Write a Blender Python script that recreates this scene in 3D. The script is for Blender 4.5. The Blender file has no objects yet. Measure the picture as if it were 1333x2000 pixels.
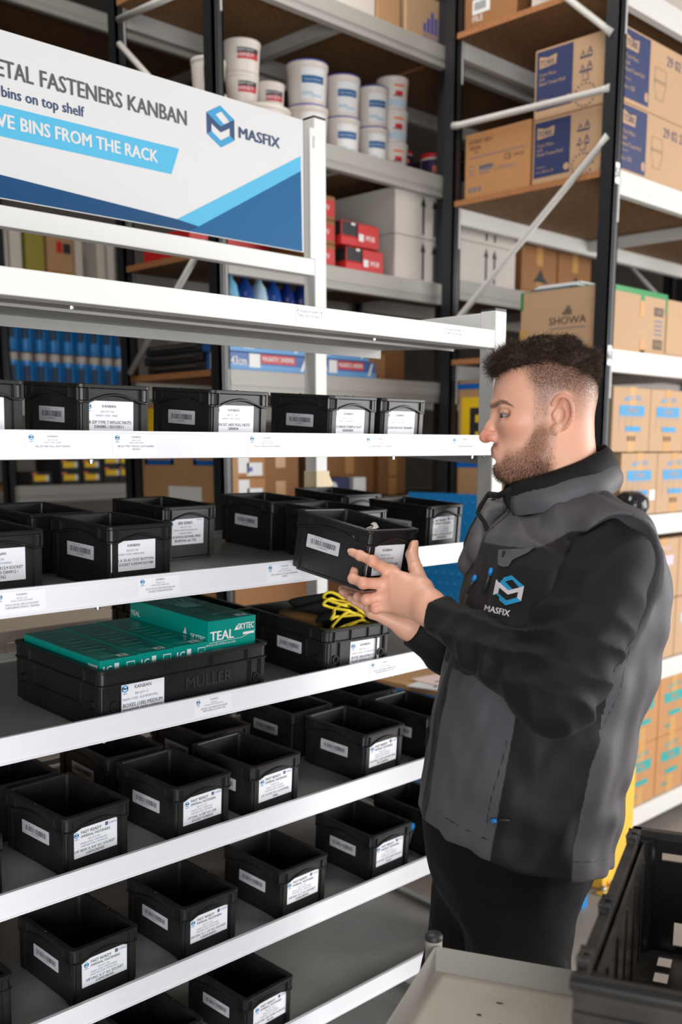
import bpy, bmesh, math, random
import numpy as np
from math import sin, cos, tan, radians, pi, sqrt, atan2
from mathutils import Vector, Matrix, Euler

SC = bpy.context.scene
COL = SC.collection
rnd = random.Random(7)

# ------------------------------------------------------------------ camera
F_PX, CX, CY = 2021.9, 667.0, 1249.0
YAW, PITCH, ROLL = radians(45.071), radians(-10.483), radians(-0.093)
CAM = Vector((0.0, -1.535, 1.57))
fwd = Vector((sin(YAW) * cos(PITCH), cos(YAW) * cos(PITCH), sin(PITCH)))
rgt = Vector((cos(YAW), -sin(YAW), 0))
up = rgt.cross(fwd)
rgt, up = rgt * cos(ROLL) + up * sin(ROLL), -rgt * sin(ROLL) + up * cos(ROLL)
cam_data = bpy.data.cameras.new('camera')
cam_data.sensor_width = 36.0
cam_data.sensor_fit = 'AUTO'
cam_data.lens = F_PX * 36.0 / 2000.0
cam_data.shift_y = (CY - 1000.0) / 2000.0
cam_data.shift_x = -(CX - 666.5) / 2000.0
cam_data.clip_end = 60
cam_data.dof.use_dof = True
cam_data.dof.focus_distance = 1.92
cam_data.dof.aperture_fstop = 3.1
cam = bpy.data.objects.new('camera', cam_data)
COL.objects.link(cam)
cam.matrix_world = Matrix(((rgt.x, up.x, -fwd.x, CAM.x), (rgt.y, up.y, -fwd.y, CAM.y), (rgt.z, up.z, -fwd.z, CAM.z), (0, 0, 0, 1)))
SC.camera = cam

# ------------------------------------------------------------------ world, lights, exposure
SC.view_settings.view_transform = 'Standard'
SC.view_settings.look = 'None'
SC.view_settings.gamma = 1.0
SC.view_settings.use_curve_mapping = False
SC.view_settings.exposure = 0.0
SC.cycles.use_denoising = True
SC.cycles.max_bounces = 8
SC.cycles.diffuse_bounces = 4

world = bpy.data.worlds.new('daylight')
SC.world = world
world.use_nodes = True
wn = world.node_tree.nodes['Background']
wn.inputs[0].default_value = (0.93, 0.96, 1.0, 1)
wn.inputs[1].default_value = 0.34

def area_light(name, loc, target, sx, sy, power, color):
    d = bpy.data.lights.new(name, 'AREA')
    d.shape = 'RECTANGLE'; d.size = sx; d.size_y = sy; d.energy = power; d.color = color
    o = bpy.data.objects.new(name, d); COL.objects.link(o)
    o.location = loc
    o.rotation_euler = (Vector(target) - Vector(loc)).to_track_quat('-Z', 'Y').to_euler()
    return o

# daylight through the warehouse's roller door on the right, roof lights overhead, plus two added fills
area_light('door_daylight', (5.6, -3.2, 1.7), (1.6, -0.1, 1.0), 3.4, 3.2, 310, (1.0, 0.975, 0.95))
area_light('roof_daylight', (0.4, -2.4, 4.2), (1.3, 0.2, 0.8), 3.0, 1.8, 36, (1.0, 0.98, 0.96))
area_light('left_fill', (-1.7, -3.4, 1.1), (0.9, 0.1, 0.7), 2.2, 1.9, 165, (0.98, 0.985, 1.0))  # unseen fill added low at left to brighten strips, bin fronts and face
area_light('aisle_fill', (1.6, 0.9, 4.25), (1.6, 0.9, 0), 2.4, 0.3, 60, (1.0, 0.95, 0.88))  # unseen strip added overhead to brighten the cabinets and space behind the rack

# ------------------------------------------------------------------ materials
MATS = {}
def mat(name, color, rough=0.5, metal=0.0, noise=0.0, nscale=30.0, bump=0.0, bscale=200.0, spec=0.5, sheen=0.0, alpha=None, trans=0.0, coat=0.0, stretch=None, c2=None):
    """principled material; noise mixes towards c2 (or a darker tone) with a procedural pattern in object space"""
    if name in MATS: return MATS[name]
    m = bpy.data.materials.new(name); m.use_nodes = True
    nt = m.node_tree; b = nt.nodes['Principled BSDF']
    b.inputs['Base Color'].default_value = (*color, 1)
    b.inputs['Roughness'].default_value = rough
    b.inputs['Metallic'].default_value = metal
    b.inputs['Specular IOR Level'].default_value = spec
    if sheen: b.inputs['Sheen Weight'].default_value = sheen; b.inputs['Sheen Roughness'].default_value = 0.4
    if trans: b.inputs['Transmission Weight'].default_value = trans
    if coat: b.inputs['Coat Weight'].default_value = coat
    if alpha is not None: b.inputs['Alpha'].default_value = alpha
    if noise or bump:
        tc = nt.nodes.new('ShaderNodeTexCoord'); mp = nt.nodes.new('ShaderNodeMapping')
        nt.links.new(tc.outputs['Object'], mp.inputs[0])
        if stretch: mp.inputs['Scale'].default_value = stretch
    if noise:
        n = nt.nodes.new('ShaderNodeTexNoise'); n.inputs['Scale'].default_value = nscale; n.inputs['Detail'].default_value = 6
        nt.links.new(mp.outputs[0], n.inputs['Vector'])
        r = nt.nodes.new('ShaderNodeValToRGB'); r.color_ramp.elements[0].position = 0.35; r.color_ramp.elements[1].position = 0.7
        c2 = c2 or tuple(c * (1 - noise) for c in color)
        r.color_ramp.elements[0].color = (*color, 1); r.color_ramp.elements[1].color = (*c2, 1)
        nt.links.new(n.outputs['Fac'], r.inputs[0]); nt.links.new(r.outputs[0], b.inputs['Base Color'])
    if bump:
        n2 = nt.nodes.new('ShaderNodeTexNoise'); n2.inputs['Scale'].default_value = bscale; n2.inputs['Detail'].default_value = 3
        nt.links.new(mp.outputs[0], n2.inputs['Vector'])
        bn = nt.nodes.new('ShaderNodeBump'); bn.inputs['Strength'].default_value = bump; bn.inputs['Distance'].default_value = 0.002
        nt.links.new(n2.outputs['Fac'], bn.inputs['Height']); nt.links.new(bn.outputs[0], b.inputs['Normal'])
    MATS[name] = m
    return m

def srgb(r, g, b):
    f = lambda c: (c / 255 / 12.92) if c / 255 <= 0.04045 else ((c / 255 + 0.055) / 1.055) ** 2.4
    return (f(r), f(g), f(b))

BLK = mat('black_plastic', (0.0095, 0.0095, 0.0102), 0.4, noise=1, nscale=14, c2=(0.014, 0.0138, 0.0138), bump=0.08, bscale=900)
BLKD = mat('dusty_black_plastic', (0.011, 0.0108, 0.0108), 0.42, noise=1, nscale=25, c2=(0.021, 0.0195, 0.0185), bump=0.1, bscale=600)
CARD = mat('white_card', (0.86, 0.88, 0.93), 0.55)
STICK = mat('grey_white_sticker', (0.62, 0.63, 0.66), 0.35)
INK = mat('black_ink', (0.03, 0.03, 0.045), 0.6)
INKG = mat('grey_ink', (0.16, 0.16, 0.2), 0.6)
NAVY = mat('navy_ink', srgb(16, 48, 92), 0.5)
CYAN = mat('cyan_ink', srgb(40, 160, 215), 0.5)
LCYAN = mat('light_cyan_ink', srgb(92, 196, 238), 0.45)
BLUE = mat('blue_ink', srgb(0, 104, 160), 0.45)
PURP = mat('violet_ink', srgb(70, 80, 160), 0.5)
WHITE = mat('white_print', (0.74, 0.75, 0.76), 0.5)
PAINT = mat('white_powder_coat', (0.68, 0.68, 0.66), 0.42, bump=0.03, bscale=300)
LIPW = mat('white_label_strip', (0.82, 0.83, 0.87), 0.28)
ZINC = mat('grey_sheet_steel', (0.36, 0.36, 0.35), 0.45, metal=0.1, noise=0.25, nscale=5)
CHROME = mat('bright_screw', (0.7, 0.7, 0.7), 0.25, metal=1)
DGREY = mat('charcoal_ink', srgb(74, 72, 74), 0.55)

# ------------------------------------------------------------------ mesh helpers
class MB:
    def __init__(s): s.V = []; s.F = []; s.I = []; s.M = []
    def mi(s, m):
        if m not in s.M: s.M.append(m)
        return s.M.index(m)
    def add(s, V, F, m):
        o = len(s.V); k = s.mi(m)
        s.V += [tuple(v) for v in V]; s.F += [tuple(i + o for i in f) for f in F]; s.I += [k] * len(F)
        return s
    def box(s, a, b, m, T=None):
        x0, y0, z0 = a; x1, y1, z1 = b
        V = [(x0, y0, z0), (x1, y0, z0), (x1, y1, z0), (x0, y1, z0), (x0, y0, z1), (x1, y0, z1), (x1, y1, z1), (x0, y1, z1)]
        if T: V = [T @ Vector(v) for v in V]
        return s.add(V, [(0, 3, 2, 1), (4, 5, 6, 7), (0, 1, 5, 4), (1, 2, 6, 5), (2, 3, 7, 6), (3, 0, 4, 7)], m)
    def tube(s, pts, r, m, n=8, cap=True, closed=False):
        pts = [Vector(p) for p in pts]; N = len(pts); V = []; Fs = []
        rr = r if isinstance(r, (list, tuple)) else [r] * N
        prev = None
        for i, p in enumerate(pts):
            t = (pts[(i + 1) % N] - pts[i - 1]) if closed else (pts[min(i + 1, N - 1)] - pts[max(i - 1, 0)])
            t.normalize()
            if prev is None: a = t.orthogonal().normalized()
            else:
                a = prev - t * prev.dot(t); a.normalize()
            prev = a; b = t.cross(a)
            V += [p + (a * cos(2 * pi * k / n) + b * sin(2 * pi * k / n)) * rr[i] for k in range(n)]
        for i in range(N if closed else N - 1):
            j = (i + 1) % N
            Fs += [(i * n + k, i * n + (k + 1) % n, j * n + (k + 1) % n, j * n + k) for k in range(n)]
        if cap and not closed: Fs += [tuple(range(n))[::-1], tuple((N - 1) * n + k for k in range(n))]
        return s.add(V, Fs, m)
    def lathe(s, prof, m, n=24, T=None, mats=None):
        V = []; Fs = []
        for r, z in prof: V += [Vector((r * cos(2 * pi * k / n), r * sin(2 * pi * k / n), z)) for k in range(n)]
        if T: V = [T @ v for v in V]
        for i in range(len(prof) - 1):
            s.add([], [], m)
            fs = [(i * n + k, i * n + (k + 1) % n, (i + 1) * n + (k + 1) % n, (i + 1) * n + k) for k in range(n)]
            Fs.append(fs)
        o = len(s.V); s.V += [tuple(v) for v in V]
        for i, fs in enumerate(Fs):
            k = s.mi(mats[i] if mats else m)
            s.F += [tuple(q + o for q in f) for f in fs]; s.I += [k] * len(fs)
        return s
    def poly(s, P, m, T=None):
        P = [Vector(p) for p in P]
        if T: P = [T @ p for p in P]
        return s.add(P, [tuple(range(len(P)))], m)
    def prism(s, P, h, m, T=None):
        """extrude polygon P (x,z) by h along -y, T places it"""
        n = len(P); V = [Vector((x, 0, z)) for x, z in P] + [Vector((x, -h, z)) for x, z in P]
        if T: V = [T @ v for v in V]
        Fs = [tuple(range(n))[::-1], tuple(range(n, 2 * n))] + [(i, (i + 1) % n, n + (i + 1) % n, n + i) for i in range(n)]
        return s.add(V, Fs, m)
    def mesh(s, name, bevel=0, smooth=False, segs=2, angle=30):
        me = bpy.data.meshes.new(name); me.from_pydata(s.V, [], s.F)
        for m in s.M: me.materials.append(m)
        me.polygons.foreach_set('material_index', s.I)
        if bevel:
            bm = bmesh.new(); bm.from_mesh(me)
            bmesh.ops.remove_doubles(bm, verts=bm.verts, dist=1e-6)
            ed = [e for e in bm.edges if len(e.link_faces) == 2 and e.calc_face_angle(0) > radians(angle)]
            bmesh.ops.bevel(bm, geom=ed, offset=bevel, segments=segs, profile=0.5, affect='EDGES', clamp_overlap=True)
            bm.to_mesh(me); bm.free()
        if smooth: me.polygons.foreach_set('use_smooth', [True] * len(me.polygons))
        me.update()
        return me
    def build(s, name, parent=None, bevel=0, smooth=False, **k):
        o = bpy.data.objects.new(name, s.mesh(name, bevel, smooth, **k)); COL.objects.link(o)
        if parent: o.parent = parent
        return o

def empty(name, loc=(0, 0, 0), rz=0):
    o = bpy.data.objects.new(name, None); COL.objects.link(o); o.location = loc; o.rotation_euler = (0, 0, rz)
    o.empty_display_size = 0.05
    return o
def tag(o, label, cat, group=None):
    o['label'] = label; o['category'] = cat
    if group: o['group'] = group
    return o
def structure(o): o['kind'] = 'structure'; return o
def link_copy(src, parent=None):
    c = src.copy(); COL.objects.link(c)
    if parent: c.parent = parent
    return c
def copy_tree(src, parent=None):
    c = link_copy(src, parent)
    for ch in src.children: copy_tree(ch, c)
    return c

TXT = {}
def text_polys(t, bold=0.0, spacing=1.0):
    k = (t, bold, spacing)
    if k not in TXT:
        cu = bpy.data.curves.new('glyphs', 'FONT'); cu.body = t; cu.size = 1.0; cu.resolution_u = 2; cu.offset = bold
        cu.space_character = spacing; cu.fill_mode = 'FRONT'
        ob = bpy.data.objects.new('glyphs', cu)
        me = bpy.data.meshes.new_from_object(ob)
        V = [(v.co.x, v.co.y) for v in me.vertices]; Fs = [tuple(p.vertices) for p in me.polygons]
        bpy.data.objects.remove(ob); bpy.data.meshes.remove(me); bpy.data.curves.remove(cu)
        TXT[k] = (V, Fs)
    return TXT[k]
def put_text(mb, t, x, z, h, m, T=None, align='C', bold=0.0, wmax=None, y=-0.0006, spacing=1.0, width=None):
    """text standing in the xz plane facing -y, cap height h, baseline z"""
    if bold:                                                       # heavier weight: overprint with small shifts
        put_text(mb, t, x, z, h, m, T, align, 0.0, wmax, y, spacing, width)
        for dx, dz in ((-1, 0), (1, 0), (0, .6)): put_text(mb, t, x + dx * bold * h * .9, z + dz * bold * h * .9, h, m, T, align, 0.0, wmax, y - .00002 * (dx + 2), spacing, width)
        return
    V, Fs = text_polys(t, 0.0, spacing)
    if not V: return
    x0 = min(v[0] for v in V); x1 = max(v[0] for v in V)
    s = h / 0.69; sx = s
    if wmax and (x1 - x0) * s > wmax: sx = wmax / (x1 - x0)
    if width: sx = width / (x1 - x0)
    off = {'C': -(x0 + x1) / 2 * sx, 'L': -x0 * sx, 'R': -x1 * sx}[align]
    P = [Vector((x + v[0] * sx + off, y, z + v[1] * s)) for v in V]
    if T: P = [T @ p for p in P]
    mb.add(P, Fs, m)

def put_poly(mb, P, m, T=None, y=-0.0006):
    P = [Vector((a, y, b)) for a, b in P]
    if T: P = [T @ p for p in P]
    mb.add(P, [tuple(range(len(P)))], m)

def put_logo(mb, cx, cz, h, T=None, y=-0.0006, cols=None, word=None):
    """hexagonal folded-ribbon emblem: open square above, M-shaped fold, open chevron below"""
    lt, md, dk, ho = cols
    a = h / 2; w = h * 0.45
    Q = lambda u, v: (cx + u * w, cz + v * a)
    P = lambda m, *pts: put_poly(mb, [Q(*p) for p in pts], m, T, y)
    # upper face with its window
    P(lt, (-1, .5), (0, 1), (.09, .74), (-.36, .51))
    P(lt, (0, 1), (1, .5), (.69, .33), (.09, .74))
    P(lt, (1, .5), (0, 0), (.23, .14), (.69, .33))
    P(lt, (0, 0), (-1, .5), (-.36, .51), (.23, .14))
    # M-shaped fold
    P(dk, (-1, .5), (0, 0), (0, -.28), (-.67, .04), (-.67, -.33), (-1, -.5))
    P(dk, (1, .5), (1, -.5), (.67, -.33), (.67, .04), (0, -.28), (0, 0))
    # lower chevron
    P(md, (-1, -.5), (-.67, -.33), (0, -.67), (0, -1))
    P(md, (1, -.5), (0, -1), (0, -.67), (.67, -.33))
    if word: put_text(mb, 'MASFIX', cx, cz - a - word * 1.7, word, dk, T, 'C', 0.02, y=y)

def rrect(w, h, r, n=4):
    P = []
    for cx, cy, a0 in ((w / 2 - r, h / 2 - r, 0), (-w / 2 + r, h / 2 - r, 90), (-w / 2 + r, -h / 2 + r, 180), (w / 2 - r, -h / 2 + r, 270)):
        P += [(cx + r * cos(radians(a0 + 90 * k / n)), cy + r * sin(radians(a0 + 90 * k / n))) for k in range(n + 1)]
    return P
# ------------------------------------------------------------------ floor and back wall
def concrete():
    m = mat('concrete_floor', srgb(150, 142, 134), 0.55, noise=0.28, nscale=2.5, bump=0.12, bscale=60)
    return m
fl = MB(); fl.box((-5, -6, -0.1), (9, 8, 0), concrete())
structure(fl.build('floor'))
wl = MB(); wl.box((-5, 7.6, 0), (9, 7.75, 4.4), mat('warehouse_cladding', srgb(120, 112, 104), 0.7, noise=0.2, nscale=3))
structure(wl.build('wall_back'))
for nm, a, c in (('wall_left', (-5.15, -6, 0), (-5, 7.75, 4.5)), ('wall_right', (9, -1.2, 0), (9.15, 7.75, 4.5)), ('ceiling', (-5.15, -6, 4.4), (9.15, 7.75, 4.5))):
    structure(MB().box(a, c, mat('warehouse_cladding', (0, 0, 0))).build(nm))

# ------------------------------------------------------------------ the kanban rack
XL, XR = -0.32, 2.101           # outer faces of its end posts
TILT = tan(radians(3.9))
ZS = {'B': 1.556, 'C': 1.306, 'D': 1.066, 'E': 0.801, 'F': 0.549, 'G': 0.300, 'H': 0.055}
rack = tag(empty('kanban_rack', (0, 0, 0)), 'tall white kanban rack with header sign, sloping grey shelves and white label strips', 'rack')
def part(name, mb, parent=rack, **k): return mb.build(name, parent, **k)

for (x, y, zt) in ((XR - 0.045, 0, 1.889), (XL, 0, 1.889), (XR - 0.045, 0.616, 2.44), (XL, 0.616, 2.44)):
    u = part('upright', MB().box((x, y, 0), (x + 0.045, y + 0.045, zt), PAINT), bevel=0.003)
    cp = MB(); cp.box((x + .001, y + .001, zt), (x + 0.044, y + 0.044, zt + 0.005), mat('black_cap', (0.02, 0.02, 0.022), 0.5))
    part('post_cap', cp, u)
for x in (XR - 0.043, XL + 0.002):
    for z in (1.838, 0.06):
        sb = part('side_beam', MB().box((x, 0.045, z), (x + 0.041, 0.616, z + 0.048), PAINT), bevel=0.002)
        if z > 1: part('weld_seam', MB().tube([(x - .001, 0.047, z + .004), (x - .001, 0.047, z + .044)], 0.0022, PAINT, 6), sb)
part('front_beam', MB().box((XL + .045, 0.0, 1.802), (XR - .045, 0.04, 1.844), PAINT), bevel=0.002)
part('rear_beam', MB().box((XL + .045, 0.625, 1.84), (XR - .045, 0.655, 1.885), PAINT), bevel=0.002)
# top shelf tray with its turned-down rear flange
tm = mat('grey_painted_tray', (0.36, 0.355, 0.34), 0.5, noise=0.15, nscale=4)
t = MB(); t.box((XL + .03, .041, 1.803), (XR - .047, .37, 1.807), tm); t.box((XL + .03, .366, 1.782), (XR - .047, .37, 1.803), tm)
t.box((XL + .03, .12, 1.798), (XR - .05, .124, 1.803), tm)
tt = part('top_tray', t)
tt.matrix_local = Matrix.Translation((0, .04, 1.803)) @ Matrix.Rotation(radians(3.0), 4, 'X') @ Matrix.Translation((0, -.04, -1.803))
for x in (0.96, 1.70):
    part('screw', MB().lathe([(0, -.006), (.004, -.005), (.0045, -.001), (.0045, 0)], CHROME, 10, Matrix.Translation((x, .06, 1.8035))), tt)

# header sign between the rear posts
SX0, SX1, SZ0, SZ1, SY = XL + .06, XR - .052, 2.078, 2.432, 0.622
rails = MB()
rails.box((XL + .045, .616, 2.035), (XR - .045, .648, 2.078), PAINT)
part('sign_rail', rails, bevel=0.002)
part('sign_flange', MB().box((XR - .064, .612, 2.078), (XR - .0452, .620, 2.41), PAINT), bevel=0.001)
part('sign_clip', MB().tube([(XR - .05, .612, 2.36), (XR - .048, .612, 2.39)], 0.004, PAINT, 8))
SGW = mat('white_sign_vinyl', (.60, .605, .61), .5, spec=.25); SGC = mat('sign_light_blue', tuple(c * .72 for c in srgb(92, 196, 238)), .5, spec=.25)
sg = MB(); sg.box((SX0 - .01, SY, 2.092), (2.021, SY + .004, 2.426), SGW)
SGT = Matrix.Translation((0, SY, 0))
K = dict(T=SGT, y=-.0012)
put_text(sg, 'FASTENERS KANBAN', 1.636, 2.335, .033, DGREY, align='R', bold=.035, width=.388, **K); put_text(sg, 'METAL', 1.231, 2.335, .033, DGREY, align='R', bold=.035, width=.112, **K)
put_text(sg, 'bins on top shelf', 1.353, 2.2955, .0215, NAVY, align='R', bold=.03, width=.197, **K)
put_poly(sg, [(.56, 2.2785), (1.612, 2.2785), (1.587, 2.2165), (.56, 2.2165)], SGC, SGT)
put_text(sg, 'BINS FROM THE RACK', 1.548, 2.2355, .0265, SGW, align='R', bold=.055, width=.352, **K); put_text(sg, 'REMOVE', 1.181, 2.2355, .0265, SGW, align='R', bold=.055, width=.138, **K)
put_poly(sg, [(SX0, 2.21), (1.60, 2.1165), (1.665, 2.109), (1.634, 2.0935), (SX0, 2.0935)], mat('sign_navy', tuple(c * .62 for c in srgb(0, 82, 136)), .5, spec=.2), SGT)
put_poly(sg, [(1.634, 2.0935), (1.665, 2.109), (2.012, 2.298), (2.015, 2.0935)], mat('sign_blue', tuple(c * .66 for c in srgb(0, 104, 162)), .5, spec=.2), SGT)
put_poly(sg, [(1.60, 2.1165), (1.665, 2.109), (2.012, 2.298), (2.012, 2.335)], SGC, SGT)
put_logo(sg, 1.741, 2.354, .097, SGT, -.0012, (mat('logo_cyan', tuple(c * .75 for c in srgb(40, 160, 215)), .5), MATS['logo_cyan'], mat('logo_navy', tuple(c * .7 for c in srgb(8, 66, 116)), .5), SGW))
put_text(sg, 'MASFIX', 1.868, 2.3395, .0255, mat('word_navy', srgb(22, 50, 92), .5), bold=.065, width=.137, **K)
part('sign_panel', sg)

# sloping shelves: tray, white label strip in front, side rail
def lip_labels(mb, items, T):
    for cxp, lines in items:
        put_poly(mb, [(cxp - .045, .004), (cxp + .045, .004), (cxp + .045, .0385), (cxp - .045, .0385)], CARD, T)
        put_logo(mb, cxp - .036, .0315, .0095, T, -.0012, (CYAN, CYAN, NAVY, WHITE), .0016)
        put_text(mb, 'KANBAN', cxp + .002, .0315, .0032, INKG, T, y=-.0012)
        put_text(mb, lines[0], cxp + .002, .0262, .0021, INKG, T, y=-.0012)
        put_text(mb, lines[1], cxp + .002, .0222, .0021, INKG, T, y=-.0012)
        for i, l in enumerate(lines[2:]):
            put_text(mb, l, cxp + .002, .0158 - .0048 * i, .0031, INKG, T, y=-.0012, wmax=.082, bold=.006)
def lipx(px): return px
LIPS = {
 'B': [(.875, ['BIN QTY: 500', 'MASFIX CODE : FN06ZP', 'M6 Z/P HEX FULL NUTS DIN934']), (1.035, ['BIN QTY: 500', 'MASFIX CODE: NN08', 'M8 Z/P TYPE T NYLOC NUTS DIN985 /', 'ISO10511']), (1.334, ['BIN QTY: 400', 'MASFIX CODE: FN10SC', 'M10 S/C HEX FULL NUTS DIN934']),
       (1.655, ['BIN QTY: 500', 'MASFIX CODE: BFWA12', 'M12 BRASS FORM A FLAT WASHERS']), (1.945, ['BIN QTY: 500', 'MASFIX CODE: NYWF12', 'M12 NYLON FLAT WASHERS'])],
 'C': [(.805, ['BIN QTY: 200', 'MASFIX CODE: SHCS10030SC', 'M10 X 30 S/C GR12.9 SOCKET', 'CAPSCREWS DIN912 / ISO4762']), (1.075, ['BIN QTY: 200', 'MASFIX CODE: A2BHSS12030', 'M12 X 30 A2 ST/ST BUTTON HD', 'SOCKET SCREWS ISO7380']), (1.375, ['BIN QTY: 200', 'MASFIX CODE: A4SS12080', 'M12 X 80 A4 ST/ST HEX SETSCREWS', 'DIN933'])],
 'D': [(1.19, ['BIN QTY: 5', 'MASFIX CODE: GLOVEPFNMTEAL', 'BOXES (100) MEDIUM POWDER', 'FREE NITRILE GLOVES TEAL']), (1.672, ['BIN QTY: 10', 'MASFIX CODE: GLOVENFGR10', 'SKYTEC ARIA NITRILE FOAM GLOVE', 'GREY/BLACK SIZE 10 (4.1.2.1.X)'])],
}
for k, z0 in ZS.items():
    b = MB(); D = 0.60
    A = Matrix.Translation((0, 0, z0)) @ Matrix.Rotation(radians(3.9), 4, 'X')
    b.box((XL + .046, .002, -.004), (XR - .0465, .048, 0), ZINC, A); b.box((XL + .012, .048, -.004), (XR - .012, D, 0), ZINC, A)
    b.box((XL + .012, D - .004, -.03), (XR - .012, D, .012), ZINC, A)
    sh = part('shelf', b)
    for x in (XL + .012, XR - .015):
        r = MB(); r.box((x, .05, -.03), (x + .003, D, .014), ZINC, A); r.box((x - .008, .05, .0125), (x + .010, D, .014), ZINC, A)
        part('side_rail', r, sh)
    l = MB(); l.box((XL + .045, -.001, z0 - .002), (XR - .0455, .002, z0 + .0405), LIPW)
    l.box((XL + .045, -.004, z0 + .0395), (XR - .0455, .004, z0 + .043), LIPW); l.box((XL + .045, -.003, z0 - .003), (XR - .0455, .006, z0 + .0), LIPW)
    lp = part('label_strip', l, sh)
    for it in LIPS.get(k, []):
        lb = MB(); lip_labels(lb, [it], Matrix.Translation((0, -.0011, z0)))
        part('edge_label', lb, sh)
    for x in (.96, 1.72, 2.0, 2.05):
        sc = MB(); sc.lathe([(0, -.006), (.004, -.005), (.0045, -.001), (.0045, .001)], CHROME, 10, Matrix.Translation((x, .02, z0 - .006)))
        part('screw', sc, sh)
for cxp in (1.452, 1.905):
    lb = MB(); T = Matrix.Translation((cxp, 0, 1.802))
    lb.box((-.036, -.0008, .006), (.036, 0, .037), CARD, T)
    put_text(lb, 'PLEASE PUT EMPTY', 0, .0275, .0042, INKG, T, y=-.0014)
    put_text(lb, 'BINS ON TOP SHELF', 0, .0195, .0042, INKG, T, y=-.0014)
    for sx in (-.032, .032):
        put_poly(lb, [(sx - .0004, .02), (sx + .0004, .02), (sx + .0004, .031), (sx - .0004, .031)], INKG, T, -.0014)
        put_poly(lb, [(sx - .0016, .03), (sx + .0016, .03), (sx, .0335)], INKG, T, -.0014)
    part('beam_label', lb)
tp = MB(); tp.box((XR - .047, .612, 1.45), (XR + .004, .663, 1.505), mat('masking_tape', srgb(222, 205, 170), .6))
tp.prism([(0, 0), (.02, .018), (0, .05)], .002, mat('masking_tape', (0, 0, 0)), Matrix.Translation((XR + .003, .618, 1.45)))
part('tape_wrap', tp)

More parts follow.
